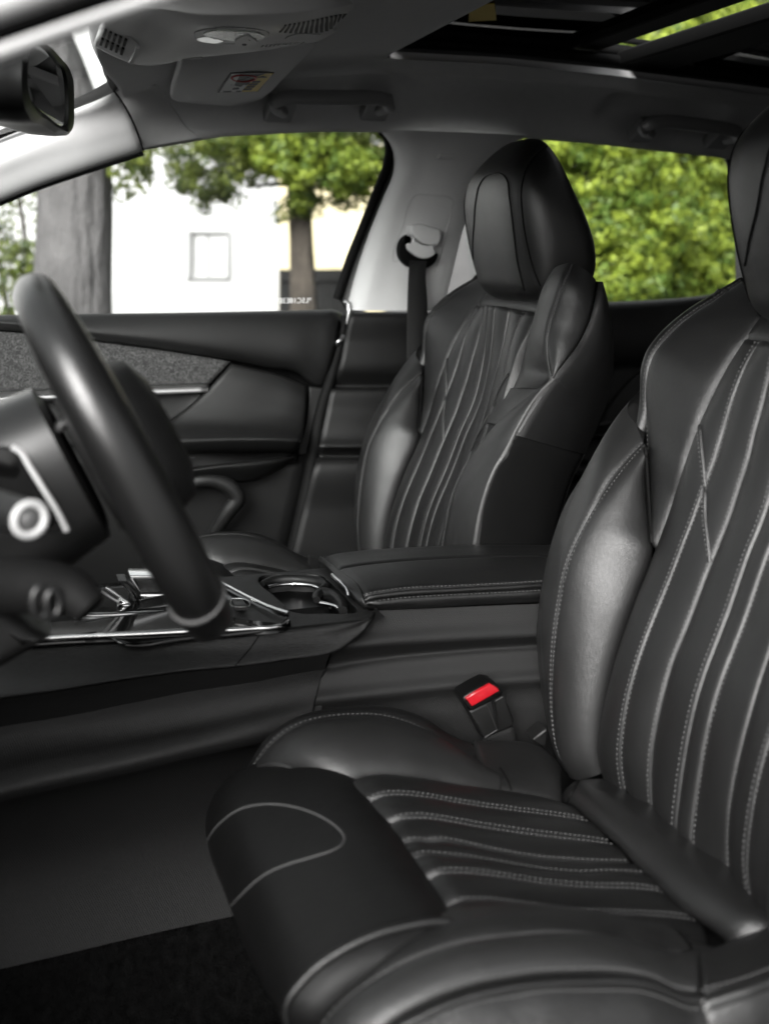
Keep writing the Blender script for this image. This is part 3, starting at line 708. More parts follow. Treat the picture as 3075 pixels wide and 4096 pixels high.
# slanted seams crossing the ribs, and the edge piping between wing and bolster
rt_ = bvh('rib1', 'rib2', 'rib3', 'wing', 'bolster')
dia = [(1212, 1100), (1222, 1250), (1238, 1400), (1246, 1510), (1246, 1700), (1262, 1850), (1276, 1985)]
seam(seat, rt_, H, dia, r=.0022, mat='leather', n=50)
st = Stitches(); p, nn = cast(rt_, H, [(a - 8, b) for a, b in dia], 60, lift=.002); st.run(p, nn); st.run(mirror(p, SY), nn * [1, -1, 1])
st.build(seat)
seam(seat, rt_, H, [(858, 1240), (868, 1400), (882, 1600), (896, 1800), (906, 1935)], r=.0022, mat='seam_black', n=40)
seam(seat, bvh('fbol', 'fwing'), Mt, [(1575, 0), (1610, 50), (1640, 110), (1650, 145)], r=.0012, n=20, both_=False)
seam(seat, bvh('fwing', 'roll'), 'N', [(425, 85), (380, 170), (345, 238)], r=.0014, n=20, both_=False)

# ---------------------------------------------------------------- the passenger seat
def copy_tree(o, parent=None):
    c = o.copy(); COL.objects.link(c); c.parent = parent
    for ch in list(o.children): copy_tree(ch, c)
    return c
pseat = copy_tree(seat); pseat.name = 'car_seat.001'
pseat.location = tuple(W(0.45 + DX, SY + DY, FLOOR))
pseat['label'] = "passenger's black leather seat with tall headrest, behind the padded armrest"
# ------------------------------------------------------------------ the car's shell: floor, roof lining, pillars, body sides
YC = 1.25                                     # the car's centre line
def ground_plane():
    v = [(-120, -120, 0), (120, -120, 0), (120, 160, 0), (-120, 160, 0)]
    return struct(link('ground', np.array(v), [[0, 1, 2, 3]], 'asphalt', None, smooth=False))
ground_plane()
def quadgrid(g, flip=False):
    V, U = g.shape[:2]; idx = np.arange(V * U).reshape(V, U)
    q = np.stack([idx[:-1, :-1], idx[:-1, 1:], idx[1:, 1:], idx[1:, :-1]], -1).reshape(-1, 4)
    return g.reshape(-1, 3), (q[:, ::-1] if flip else q).tolist()
CRX = [0.0, .1, .15, .2, .3, .45, .587, .8, 1.0, 1.34, 1.8, 2.3]; CRZ = [.235, .248, .257, .266, .284, .306, .322, .322, .314, .293, .25, .19]
RLX = [0.0, .2116, .35, .523, .76, 1.07, 1.39, 1.8, 2.3]; RLZ = [.085, .172, .20, .214, .2203, .209, .187, .14, .07]
SR0, SR1, SRW = 0.587, 1.75, 0.55            # sunroof opening: front, rear, half width
def roof_z(x, s):
    s = abs(s); c = np.interp(x, CRX, CRZ); r = np.interp(x, RLX, RLZ)
    t = np.clip((s - .50) / .25, 0, 1)
    z = c - (c - r) * (0.55 * t ** 2.2 + 0.45 * t ** 6)
    if x > SR0 - .03: z -= .016 * math.exp(-((s - .585) / .022) ** 2) * min(1, (x - SR0 + .03) / .06)
    for hx, lx in ((.53, .125), (1.20, .12)):      # hollows behind the grab handles
        a = min(1, max(0, (lx + .03 - abs(x - hx)) / .045)); b = min(1, max(0, (.052 - abs(s - .685)) / .03))
        z += .022 * (a * a * (3 - 2 * a)) * (b * b * (3 - 2 * b))
    return z
xs = np.unique(np.r_[np.linspace(.09, SR0, 40), np.linspace(SR0, SR1, 80), np.linspace(SR1, 2.3, 8)])
ss = np.unique(np.r_[np.linspace(-.75, -SRW, 30), np.linspace(-SRW, SRW, 30), np.linspace(SRW, .75, 30)])
hv = []; hidx = {}
for i, x0 in enumerate(xs):
    for j, s_ in enumerate(ss):
        xh = .09 + .07 * (s_ / .6) ** 2
        x = x0 + (xh - .09) * math.exp(-(x0 - .09) / .12)
        hidx[i, j] = len(hv); hv.append(W(x, YC + s_, roof_z(x, s_)))
hf = []
for i in range(len(xs) - 1):
    for j in range(len(ss) - 1):
        xm = (xs[i] + xs[i + 1]) / 2; sm = (ss[j] + ss[j + 1]) / 2
        if SR0 < xm < SR1 and abs(sm) < SRW: continue
        hf.append([hidx[i, j], hidx[i + 1, j], hidx[i + 1, j + 1], hidx[i, j + 1]])
# turned-in edges: rail bottoms, opening, header
def wall(ids, d):
    b = len(hv); d = np.asarray(d)
    for k in ids: hv.append(hv[k] + d)
    for k in range(len(ids) - 1): hf.append([ids[k], ids[k + 1], b + k + 1, b + k])
J0 = [j for j in range(len(ss)) if abs(ss[j]) <= SRW + 1e-6]; I0 = [i for i in range(len(xs)) if SR0 - 1e-6 <= xs[i] <= SR1 + 1e-6]
wall([hidx[i, J0[0]] for i in I0], (0, 0, .012)); wall([hidx[i, J0[-1]] for i in I0], (0, 0, .012))
wall([hidx[I0[0], j] for j in J0], (.004, 0, .008)); wall([hidx[I0[-1], j] for j in J0], (0, 0, .012))
wall([hidx[i, len(ss) - 1] for i in range(len(xs))], (0, .03, .004)); wall([hidx[i, 0] for i in range(len(xs))], (0, -.03, .004))
wall([hidx[0, j] for j in range(len(ss))], (-.01, 0, .02))
REG['headliner'] = (None, None, np.array(hv), hf)
lin = struct(link('headliner', np.array(hv), hf, 'headliner'))
# roof skin above it (keeps the light out); one sheet round the opening
rv = []; rf = []
rx = [.15, SR0 - .02, SR1 + .02, 2.4]; rs = [-.80, -SRW - .03, SRW + .03, .80]
RXF = np.linspace(0, 1, 6)
def patch(x0, x1, s0, s1):
    b = len(rv); n = 7
    for a in np.linspace(x0, x1, n):
        for c in np.linspace(s0, s1, n):
            rv.append(W(a, YC + c, max(np.interp(a, CRX, CRZ), 0) + .05 - .10 * max(0, abs(c) - .55) / .25))
    for i in range(n - 1):
        for j in range(n - 1): rf.append([b + i * n + j, b + (i + 1) * n + j, b + (i + 1) * n + j + 1, b + i * n + j + 1])
for i in range(3):
    for j in range(3):
        if i == 1 and j == 1: continue
        patch(rx[i], rx[i + 1], rs[j], rs[j + 1])
struct(link('roof', np.array(rv), rf, 'car_white'))

# floor and body
struct(link('floor', np.array([W(-.9, .46, FLOOR), W(2.4, .46, FLOOR), W(2.4, 2.08, FLOOR), W(-.9, 2.08, FLOOR)]), [[0, 1, 2, 3]], 'carpet', None, False))
def wallpiece(x0, x1, y, z0, z1, t=.03): return box_geo(W((x0 + x1) / 2, y, (z0 + z1) / 2), (1, 0, 0), (0, 1, 0), (0, 0, 1), ((x1 - x0) / 2, t, (z1 - z0) / 2))
# driver's side: centre post, closed rear door, sill; passenger side outer skin; firewall and tail
gs = [wallpiece(.72, 2.4, .43, -.95, -.13), wallpiece(.70, .84, .44, -.13, .24), wallpiece(1.45, 2.4, .45, -.13, .22), wallpiece(.84, 1.45, .46, .16, .26),
      wallpiece(-.9, .72, .44, -1.0, -.78), wallpiece(-1.2, -.32, .42, -1.0, -.11), box_geo(W(-.47, -.12, -.48), (-.28, -.96, 0), (.96, -.28, 0), (0, 0, 1), (.5, .05, .36))]   # wing and the opened door, left of the camera
v, f = merge(gs); struct(autosmooth(link('body_side', v, f, 'car_white'), 30))
gs = [wallpiece(-.9, 2.4, 2.13, -1.0, -.16), wallpiece(1.50, 2.4, 2.11, -.16, .20), box_geo(W(2.4, YC, -.4), (1, 0, 0), (0, 1, 0), (0, 0, 1), (.03, .85, .6)),
      box_geo(W(-.95, YC, -.5), (1, 0, 0), (0, 1, 0), (0, 0, 1), (.05, .85, .5))]
v, f = merge(gs); struct(autosmooth(link('body_shell', v, f, 'car_white'), 30))
db = []
for y in np.linspace(.47, 2.03, 12):
    db.append([W(-.9, y, -.14), W(-.55, y, -.13), W(-.32, y, -.17), W(-.25, y, -.24), W(-.28, y, -.36), W(-.36, y, -.55), W(-.6, y, -.78)])
panel('dashboard', db, 'soft_plastic', None, nu=24, nv=20, toward=np.array([1, 0, .5]), skirt=0)
tag(bpy.data.objects['dashboard'], 'black dashboard ahead of the steering wheel, beyond the left edge', 'dashboard'); 

# ---------------------------------------------------------------- windscreen pillar trim, passenger side
at_ = C_('A', [(-500, 1090, 2.0), (-250, 995, 1.995), (0, 890, 1.985), (250, 785, 1.97), (480, 690, 1.945), (640, 625, 1.915), (738, 590, 1.88)])
am = C_('A', [(-500, 1210, 1.975), (-250, 1120, 1.97), (0, 1010, 1.962), (250, 905, 1.955), (500, 810, 1.945), (690, 730, 1.93), (815, 700, 1.918)])
ab = C_('A', [(-500, 1480, 2.02), (-250, 1400, 2.015), (0, 1302, 2.01), (240, 1205, 2.005), (560, 1095, 2.0), (780, 1025, 2.0), (928, 978, 1.995)])
pil = thing('pillar_trim', 'pale grey windscreen pillar cover on the far side, beside the mirror', 'pillar trim', at_[3])
panel('cover', [[a, (a + b) / 2 + np.array([0, -.006, .002]), b, (b + c) / 2 + np.array([0, -.006, 0]), c, c + np.array([0, .03, -.004])] for a, b, c in zip(at_, am, ab)], 'pillar_plastic', pil, nu=26, nv=40, sink=.003, rad=.008, edges='b', skirt=.01, key='apil')
tube('joint', C_('A', [(738, 588, 1.858), (790, 655, 1.885), (838, 740, 1.91), (872, 810, 1.935), (905, 900, 1.965), (930, 975, 1.99)]), .0016, 'seam_black', pil, n=24, sides=6)
tube('door_seal', C_('A', [(-400, 1455, 2.03), (0, 1312, 2.022), (240, 1216, 2.018), (560, 1106, 2.012), (928, 988, 2.006)]), .006, 'rubber', pil, n=24)
# lining corner between pillar joint and roof lining
lc0 = C_('A', [(738, 590, 1.862), (800, 668, 1.888), (850, 755, 1.915), (885, 840, 1.945), (910, 905, 1.968), (932, 972, 1.995)])
lc1_ = C_('A', [(830, 560, 1.80), (900, 640, 1.84), (960, 730, 1.89), (1010, 815, 1.935), (1050, 885, 1.967), (1080, 935, 1.995)])
lc2, _ = cast(bvh('headliner'), 'A', [(1010, 545), (1090, 640), (1150, 730), (1210, 815), (1260, 870), (1320, 903)], 5, lift=.0005)
lc2 = spline(lc2, 5)
lc1 = lc0 * .45 + lc2 * .55
panel('lining_corner', [list(lc0), list(lc1), list(lc2)], 'headliner', lin, nu=20, nv=16, skirt=.004, toward=np.array([0, -1, -.4]))

# windscreen, its black border and the near pillar
hd = [W(.085 + .07 * (s_ / .6) ** 2, YC + s_, .262 - .02 * (s_ / .6) ** 2) for s_ in (-.62, -.4, -.2, 0, .2, .4, .62)]
cw = [W(-.72 + .12 * (s_ / .7) ** 2, YC + s_ * 1.12, -.10) for s_ in (-.62, -.4, -.2, 0, .2, .4, .62)]
scr = panel('windscreen', [hd, [(a * .5 + b * .5) + np.array([0, 0, .03]) for a, b in zip(hd, cw)], cw], 'screen_glass', None, nu=20, nv=16, toward=np.array([1, 0, 0]), skirt=0)
tag(scr, 'clear windscreen glass behind the rear-view mirror, far left', 'windscreen')
tube('border', C_('A', [(-300, 1000, 1.97), (0, 872, 1.96), (250, 772, 1.94), (480, 676, 1.91), (650, 600, 1.88), (728, 555, 1.86), (738, 510, 1.83), (722, 440, 1.76), (700, 360, 1.66), (665, 260, 1.5)]), [.007, .007, .007, .008, .010, .014, .013, .010, .010, .010], 'seam_black', scr, n=60)
npil = thing('near_pillar', 'blurred pale pillar and black door seal crossing the top left corner', 'pillar trim', P('F', 100, 60, .52))
def bar(name, pts, y, r, mat): tube(name, [P('F', a, b, y) for a, b in pts], r, mat, npil, n=20, sides=14)
bar('cover', [(-300, 215), (-100, 140), (0, 104), (140, 52), (300, -2), (480, -55), (700, -110)], .52, .0062, 'pillar_plastic')
bar('door_seal', [(-300, 165), (-100, 92), (0, 57), (150, 5), (300, -45), (500, -110), (700, -160)], .49, .0068, 'rubber')
bar('painted_frame', [(-300, 95), (-100, 32), (0, -2), (150, -55), (300, -105), (500, -165)], .46, .0085, 'grey_plastic')
bar('frame_core', [(-300, 20), (0, -90), (300, -190), (500, -250)], .52, .016, 'rubber')

# ---------------------------------------------------------------- centre pillar, passenger side
cp = thing('centre_pillar', 'grey centre pillar cover between the two side windows, belt slot in it', 'pillar trim', P('Q', 200, 1370, 1.98))
ql = C_('Q', [(225, 198, 1.998), (285, 262, 1.992), (318, 350, 1.99), (316, 450, 1.99), (252, 620, 1.99), (160, 850, 1.99), (82, 1080, 1.99), (5, 1362, 1.99)])
qr = C_('Q', [(1180, 235, 1.998), (1030, 290, 1.997), (930, 370, 1.995), (855, 470, 1.995), (790, 660, 1.995), (722, 870, 1.995), (670, 1080, 1.995), (600, 1362, 1.995)])
def qrow(a, b):
    i = np.array([0, 1.0, 0])
    return [a + i * .035, a + i * .006, a * .93 + b * .07 - i * .010, a * .72 + b * .28 - i * .018, a * .4 + b * .6 - i * .020, a * .08 + b * .92 - i * .008, b, b + i * .03]
panel('upper_cover', [qrow(a, b) for a, b in zip(ql, qr)], 'pillar_plastic', cp, nu=44, nv=40, skirt=.0, key='bpil', toward=np.array([0, -1, 0]))
tb = bvh('bpil')
seam(cp, tb, 'Q', [(370, 1010), (275, 1040), (275, 1010), (340, 820), (395, 650), (420, 620), (480, 615), (560, 622), (640, 630), (665, 650), (660, 700), (630, 830), (595, 980), (545, 1120)], r=.0011, n=70, both_=False, name='slot_line', mat='grey_plastic')
# slider block and belt guide
def frame_quad(t, pts, y): return C_(t, [(a, b) for a, b in pts], y)
slab('slider', frame_quad('Q', [(400, 815), (430, 803), (520, 818), (585, 845), (592, 880), (575, 935), (540, 942), (470, 930), (415, 885), (396, 850)], 1.945), .03, (0, 1, 0), 'pillar_plastic', cp, bevel=.004, n=40)
slab('belt_slot', frame_quad('Q', [(372, 872), (360, 905), (375, 965), (420, 1010), (480, 1028), (530, 1015), (570, 995), (560, 1040), (510, 1085), (440, 1095), (370, 1075), (325, 1020), (318, 960), (340, 900)], 1.957), .03, (0, 1, 0), 'seam_black', cp, bevel=.002, n=50)
slab('belt_guide', frame_quad('Q', [(410, 890), (400, 930), (375, 930), (372, 950), (420, 1005), (480, 1028), (530, 1015), (555, 995), (545, 960), (560, 940), (470, 930)], 1.948), .02, (0, 1, 0), 'pillar_plastic', cp, bevel=.003, n=44)
slab('badge', frame_quad('Q', [(585, 350), (680, 350), (675, 380), (580, 378)], 1.958), .02, (0, 1, 0), 'pillar_plastic', cp, bevel=.002)
belt = thing('seat_belt', 'black seat belt hanging down from the centre pillar', 'seat belt', P('Q', 430, 1150, 1.945))
bl0 = C_('Q', [(385, 1040, 1.95), (378, 1120, 1.935), (372, 1300, 1.93), (368, 1560, 1.925), (375, 1900, 1.92), (380, 2300, 1.92)])
bl1 = C_('Q', [(500, 1040, 1.95), (490, 1120, 1.938), (500, 1300, 1.935), (500, 1560, 1.93), (490, 1900, 1.925), (480, 2300, 1.925)])
panel('webbing', [[a, (a + b) / 2 + np.array([0, -.004, 0]), b] for a, b in zip(bl0, bl1)], 'belt', belt, nu=10, nv=30, skirt=.002, toward=np.array([0, -1, 0]))
# lower cover
def erow(cy, lx, rx, y): return [P('E', lx, cy, y), P('E', lx * .7 + rx * .3, cy, y - .004), P('E', lx * .4 + rx * .6, cy, y - .004), P('E', rx, cy, y + .002)]
panel('lower_cover', [erow(362, 1146, 1720, 1.985), erow(372, 1142, 1720, 1.974), erow(560, 1100, 1720, 1.972), erow(740, 1062, 1720, 1.970), erow(850, 1018, 1720, 1.992), erow(866, 1012, 1720, 1.972), erow(1000, 985, 1720, 1.966), erow(1190, 945, 1720, 1.955), erow(1235, 938, 1720, 1.945), erow(1262, 930, 1720, 1.965), erow(1300, 920, 1720, 1.978), erow(1320, 915, 1720, 1.968), erow(1659, 830, 1720, 1.968), erow(2200, 700, 1720, 1.968)],
      'soft_plastic', cp, nu=20, nv=120, skirt=.01, key='blow', toward=np.array([0, -1, 0]), sk='l')

# ---------------------------------------------------------------- passenger front door
door = thing('car_door', 'closed front passenger door with felt inlay and bright trim strip', 'car door', P('E', 300, 2000, 2.02))
TW = np.array([0, -1.0, .1])
E = 'E'
up = [[(-1500, 388, 2.04), (-1500, 400, 2.01), (-1500, 418, 1.99), (-1500, 480, 2.005)], [(-1134, 382, 2.04), (-1134, 396, 2.01), (-1134, 430, 1.988), (-1134, 490, 2.005)], [(-534, 375, 2.04), (-534, 390, 2.008), (-534, 500, 1.985), (-534, 553, 2.004)],
      [(0, 368, 2.04), (0, 384, 2.006), (0, 570, 1.983), (0, 624, 2.003)], [(360, 361, 2.04), (360, 376, 2.006), (360, 632, 1.983), (360, 684, 2.003)], [(600, 356, 2.04), (600, 371, 2.006), (600, 680, 1.983), (600, 734, 2.0)],
      [(840, 351, 2.04), (838, 366, 2.006), (806, 730, 1.983), (800, 772, 1.998)], [(960, 348, 2.04), (955, 364, 2.006), (888, 770, 1.984), (866, 832, 1.996)], [(1040, 349, 2.04), (1035, 366, 2.006), (930, 815, 1.987), (905, 852, 1.994)], [(1084, 372, 2.04), (1080, 400, 2.008), (978, 820, 1.99), (962, 856, 1.996)]]
panel('upper_trim', [[P(E, *q) for q in r] for r in up], 'soft_plastic', door, nu=26, nv=60, sink=.004, rad=.006, edges='r', skirt=.02, toward=TW, key='dup')
ft = [(-1500, 480), (-1134, 490), (-534, 553), (0, 624), (360, 684)]; fb_ = [(-1500, 900), (-1134, 884), (-554, 860), (0, 838), (225, 828)]
panel('felt_inlay', [[P(E, a[0], a[1], 2.006), P(E, (a[0] + b[0]) / 2, (a[1] + b[1]) / 2, 2.003), P(E, b[0], b[1], 2.004)] for a, b in zip(ft, fb_)], 'felt', door, nu=14, nv=40, skirt=.01, toward=TW)
cs_t = [(-1500, 890), (-1134, 878), (-744, 866), (-354, 848), (0, 836), (222, 830)]; cs_b = [(-1500, 945), (-1134, 928), (-744, 905), (-354, 876), (0, 858), (215, 846)]
panel('bright_strip', [[P(E, *a, 2.003), P(E, (a[0] + b[0]) / 2, (a[1] + b[1]) / 2, 1.990), P(E, *b, 1.982)] for a, b in zip(cs_t, cs_b)], 'satin_chrome', door, nu=10, nv=30, skirt=.01, toward=TW)
dl = [[(-1500, 945), (-1500, 1250)], [(-744, 905), (-700, 1250)], [(-354, 878), (-330, 1215)], [(-100, 868), (-134, 1130)], [(60, 862), (10, 1045)], [(150, 858), (110, 960)], [(195, 856), (190, 880)]]
panel('pocket_trim', [[P(E, *r[0], 2.008), P(E, *r[1], 2.004)] for r in dl], 'soft_plastic', door, nu=10, nv=30, skirt=.01, toward=TW, key='dpt')
ar = [(366, 690, 2.0, 864, 836, 1.997), (300, 768, 1.99, 863, 920, 1.982), (205, 872, 1.985, 859, 1000, 1.976), (85, 980, 1.978, 851, 1062, 1.967), (-60, 1085, 1.965, 839, 1118, 1.950), (-190, 1165, 1.93, 823, 1164, 1.924), (-240, 1215, 1.905, 813, 1200, 1.904), (-270, 1255, 1.912, 806, 1228, 1.912), (-300, 1305, 1.985, 798, 1265, 1.985)]
arows = []
for i, (a, b, y0, c, d, y1) in enumerate(ar):
    lift_ = [0, -12, -20, -8, 0] if i == 0 else ([0, -6, -9, -4, 0] if i < 3 else ([0, -10, -14, -8, 0] if i > 4 else [0] * 5))
    arows.append([P(E, a * (1 - t) + c * t, b * (1 - t) + d * t + l_, y0 * (1 - t) + y1 * t - (.004 if 0 < t < 1 else 0)) for t, l_ in zip((0, .35, .62, .87, 1), lift_)])
panel('arm_panel', arows, 'soft_plastic', door, nu=28, nv=60, sink=.004, rad=.008, edges='lrt', skirt=.015, toward=TW, key='darm')
box('backing', W(.1, 2.045, -.45), (.62, .004, .32), 'seam_black', door)
rc_ = [[(-400, 1290, 1.99), (-400, 1400, 1.99)], [(0, 1262, 1.99), (0, 1395, 1.985)], [(400, 1256, 1.99), (400, 1345, 1.98)], [(800, 1250, 1.99), (800, 1310, 1.985)]]
panel('recess', [[P(E, *a) for a in r] for r in rc_], 'black_plastic', door, nu=6, nv=12, skirt=.01, toward=TW)
le = [[(-300, 1428, 1.96), (-300, 1405, 1.94), (-300, 1420, 1.925), (-300, 1500, 1.96)], [(30, 1400, 1.96), (30, 1382, 1.94), (30, 1395, 1.925), (60, 1442, 1.945)], [(300, 1358, 1.96), (300, 1345, 1.94), (300, 1358, 1.925), (270, 1450, 1.95)], [(560, 1328, 1.965), (560, 1318, 1.945), (560, 1330, 1.932), (500, 1462, 1.96)], [(700, 1314, 1.97), (700, 1306, 1.955), (700, 1316, 1.945), (655, 1400, 1.968)], [(785, 1305, 1.985), (785, 1299, 1.978), (785, 1304, 1.972), (775, 1322, 1.985)]]
panel('arm_ledge', [[P(E, *a) for a in r] for r in le], 'soft_plastic', door, nu=20, nv=40, skirt=.01, toward=TW)
tube('pull_handle', C_(E, [(-40, 1530, 1.955), (60, 1482, 1.945), (160, 1458, 1.94), (270, 1462, 1.94), (370, 1510, 1.94), (405, 1565, 1.94), (350, 1650, 1.945), (290, 1740, 1.955), (220, 1850, 1.97)]), [.009, .010, .011, .012, .014, .014, .013, .012, .011], 'soft_plastic', door, n=50, sides=12)
lw = [[(-1500, 1250), (-1500, 2600)], [(-400, 1250), (-400, 2600)], [(200, 1290), (100, 2600)], [(640, 1300), (400, 2600)], [(885, 1290), (560, 2600)]]
panel('lower_trim', [[P(E, *r[0], 1.992), P(E, (r[0][0] * .6 + r[1][0] * .4), (r[0][1] * .6 + r[1][1] * .4), 1.988), P(E, *r[1], 1.99)] for r in lw], 'hard_plastic', door, nu=12, nv=20, skirt=.01, toward=TW)
rs_ = [[(872, 848), (962, 856)], [(866, 960), (945, 960)], [(845, 1110), (912, 1110)], [(822, 1180), (900, 1180)], [(805, 1240), (892, 1240)], [(790, 1300), (885, 1290)]]
panel('rear_trim', [[P(E, *r[0], 1.995), P(E, *r[1], 1.993)] for r in rs_], 'soft_plastic', door, nu=6, nv=20, skirt=.01, toward=TW)
tube('edge_seal', C_(E, [(1095, 385, 1.995), (1098, 430, 1.995), (1070, 570, 1.99), (1008, 800, 1.985), (958, 960, 1.985), (910, 1200, 1.985), (868, 1450, 1.985), (815, 1700, 1.985), (700, 2150, 1.985)]), [.006, .009, .010, .011, .0125, .0125, .0125, .0125, .012], 'rubber', door, n=60, sides=10)
tube('inner_catch', C_(E, [(-60, 1288, 1.95), (0, 1296, 1.945), (70, 1309, 1.945), (128, 1305, 1.95)]), .0018, 'chrome', door, n=14)
tube('latch_edge', C_(E, [(1048, 580, 1.985), (1056, 556, 1.98), (1078, 540, 1.98), (1086, 518, 1.985)]), .0038, 'satin_chrome', door, n=14)
tube('latch_edge', C_(E, [(1100, 300, 2.0), (1120, 300, 1.995), (1128, 340, 1.99), (1122, 400, 1.99), (1112, 440, 1.992)]), .0042, 'satin_chrome', door, n=18)
tube('trim_joint', C_(E, [(-258, 890, 2.0), (-275, 925, 2.0), (-290, 955, 2.0)]), .0012, 'piping_grey', door, n=8)
slab('screw_recess', C_(E, [(95, 1505), (118, 1525), (95, 1548), (72, 1525)], 1.98), .006, (0, 1, 0), 'black_plastic', door, bevel=.001, n=16)
# window frame and pane
fr0 = C_('Q', [(205, 200, 2.03), (245, 240, 2.03), (262, 310, 2.03), (252, 400, 2.03), (180, 600, 2.03), (95, 820, 2.03), (15, 1020, 2.03), (-75, 1290, 2.03)])
fr1 = C_('Q', [(240, 205, 2.012), (300, 270, 2.012), (326, 355, 2.012), (324, 455, 2.012), (258, 630, 2.012), (168, 850, 2.012), (92, 1075, 2.012), (-10, 1400, 2.012)])
panel('window_frame', [[a, a * .45 + b * .55 + np.array([0, -.004, 0]), b] for a, b in zip(fr0, fr1)], 'hard_plastic', door, nu=10, nv=40, skirt=.01, toward=np.array([0, -1, 0]))
tube('glass_run', fr0 + np.array([-.004, -.004, 0]), .0085, 'rubber', door, n=60)
wp = [W(-.55, 2.06, -.15), W(.70, 2.06, -.15), W(.72, 2.05, .23), W(.2, 2.05, .22), W(0, 2.055, .12), W(-.3, 2.06, -.02)]
pane = link('window_pane', np.array(wp), [[0, 1, 2, 3, 4, 5]], 'window_glass', door, smooth=False)
# etched code on the pane, seen from behind
def text_mesh(s, size, o, ux, uy, mat, parent, name='lettering', ext=0.0003):
    cu = bpy.data.curves.new('t', 'FONT'); cu.body = s; cu.size = size; cu.extrude = ext
    ob = bpy.data.objects.new('t', cu); COL.objects.link(ob)
    dg = bpy.context.evaluated_depsgraph_get(); me = bpy.data.meshes.new_from_object(ob.evaluated_get(dg))
    v = np.array([p.co[:] for p in me.vertices]); f = [list(p.vertices) for p in me.polygons]
    bpy.data.objects.remove(ob)
    ux = np.asarray(ux, float); uy = np.asarray(uy, float); n = np.cross(ux, uy); n /= np.linalg.norm(n)
    vv = np.asarray(o) + v[:, :1] * ux + v[:, 1:2] * uy + v[:, 2:3] * n
    return link(name, vv, f, mat, parent, smooth=False)
text_mesh('*LSC18E3E*', .0135, P(E, 885, 303, 2.052), (-1, 0, 0), (0, 0, 1), 'white_mark', door, 'etched_code')

# ---------------------------------------------------------------- rear door beyond the seats
rd = thing('car_door', 'dark rear door panel seen between the two front seats', 'car door', P('H', 700, 1400, 2.02))
hr = [(300, 2.04, 305), (318, 2.0, 325), (690, 1.985, 690), (720, 2.0, 725), (900, 1.99, 900), (1100, 1.97, 1100), (1160, 1.94, 1160), (1200, 1.99, 1200), (1330, 1.985, 1330), (1350, 1.955, 1350), (1410, 1.95, 1410), (1440, 1.99, 1440), (1800, 1.99, 1800), (2600, 1.99, 2600)]
panel('inner_trim', [[P('H', -60, c0 + 8, y), P('H', 500, c0, y - .003), P('H', 1000, c0 - 22, y - .003), P('H', 1500, c0 - 75, y), P('H', 2100, c0 - 140, y)] for c0, y, _ in hr], 'soft_plastic', rd, nu=30, nv=110, skirt=.01, toward=np.array([0, -1, .1]))
panel('arm_panel', [[P('H', 830, 745, 1.985), P('H', 1000, 745, 1.985)], [P('H', 620, 965, 1.97), P('H', 1000, 900, 1.96)], [P('H', 560, 1100, 1.95), P('H', 1000, 1060, 1.945)]], 'soft_plastic', rd, nu=10, nv=14, skirt=.015, toward=np.array([0, -1, .1]))
link('window_pane', np.array([W(.86, 2.06, -.15), W(1.62, 2.06, -.12), W(1.52, 2.05, .21), W(.80, 2.05, .24)]), [[0, 1, 2, 3]], 'window_glass', rd, smooth=False)
panel('rear_frame', [[P('C', 1375, 1030, 2.03), P('C', 1480, 1030, 2.02), P('C', 2000, 1030, 2.02)], [P('C', 1420, 1160, 2.03), P('C', 1500, 1160, 2.02), P('C', 2000, 1160, 2.02)], [P('C', 1455, 1300, 2.03), P('C', 1530, 1300, 2.02), P('C', 2000, 1300, 2.02)], [P('C', 1490, 1659, 2.03), P('C', 1560, 1659, 2.02), P('C', 2000, 1659, 2.02)], [P('H', 1500, 300, 2.03), P('H', 1560, 300, 2.02), P('H', 2000, 300, 2.02)]], 'black_plastic', rd, nu=10, nv=20, skirt=.01, toward=np.array([0, -1, 0]))
# ------------------------------------------------------------------ centre console
con = thing('centre_console', 'black centre console with ledge and flared side between the seats', 'centre console', W(.2, 1.25, FLOOR))
TWC = np.array([0, -1.0, .35])
l1 = np.array([PZ(J, a, b, -.388) for a, b in [(-1900, 790), (-1661, 775), (-1261, 752), (-861, 760), (-461, 774), (0, 762), (200, 742), (420, 726), (500, 720), (580, 714), (660, 706), (742, 688)]])
l2 = C_(J, [(-1900, 1240, 1.095), (-1661, 1205, 1.10), (-1261, 1150, 1.105), (-861, 1085, 1.11), (-461, 1030, 1.115), (0, 985, 1.12), (200, 955, 1.122), (480, 912, 1.126), (540, 890, 1.128), (620, 830, 1.132), (700, 762, 1.136), (750, 692, 1.139)])
panel('trim_panel', [[a + np.array([0, .012, 0]), a + np.array([0, .002, -.001]), a * .82 + b * .18 + np.array([0, -.003, .002]), (a + b) / 2, b, b + np.array([0, .012, -.002])] for a, b in zip(l1, l2)], 'wood_black', con, nu=30, nv=60, toward=TWC, skirt=0, key='ctrim')
ct = bvh('ctrim')
seam(con, ct, J, [(-140, 1000), (-60, 910), (0, 830), (20, 800)], r=.0007, n=14, both_=False)
l3 = C_(J, [(-1900, 1450, 1.125), (-1661, 1395, 1.13), (-1261, 1330, 1.135), (-861, 1250, 1.14), (-461, 1170, 1.146), (0, 1100, 1.152), (300, 1042, 1.156), (445, 1020, 1.158)])
l2s = spline(l2[:8], 7)
panel('ledge', [[a + np.array([0, .001, -.0015]), a + np.array([0, .006, -.006]), b] for a, b in zip(l2s, l3)], 'weave', con, nu=10, nv=40, toward=np.array([0, -1, 0]), skirt=0)
l5 = C_(J, [(-1900, 1885, 1.078), (-1661, 1829, 1.082), (-1261, 1737, 1.09), (-861, 1650, 1.097), (-461, 1553, 1.107), (0, 1450, 1.122), (300, 1392, 1.135), (420, 1370, 1.142)])
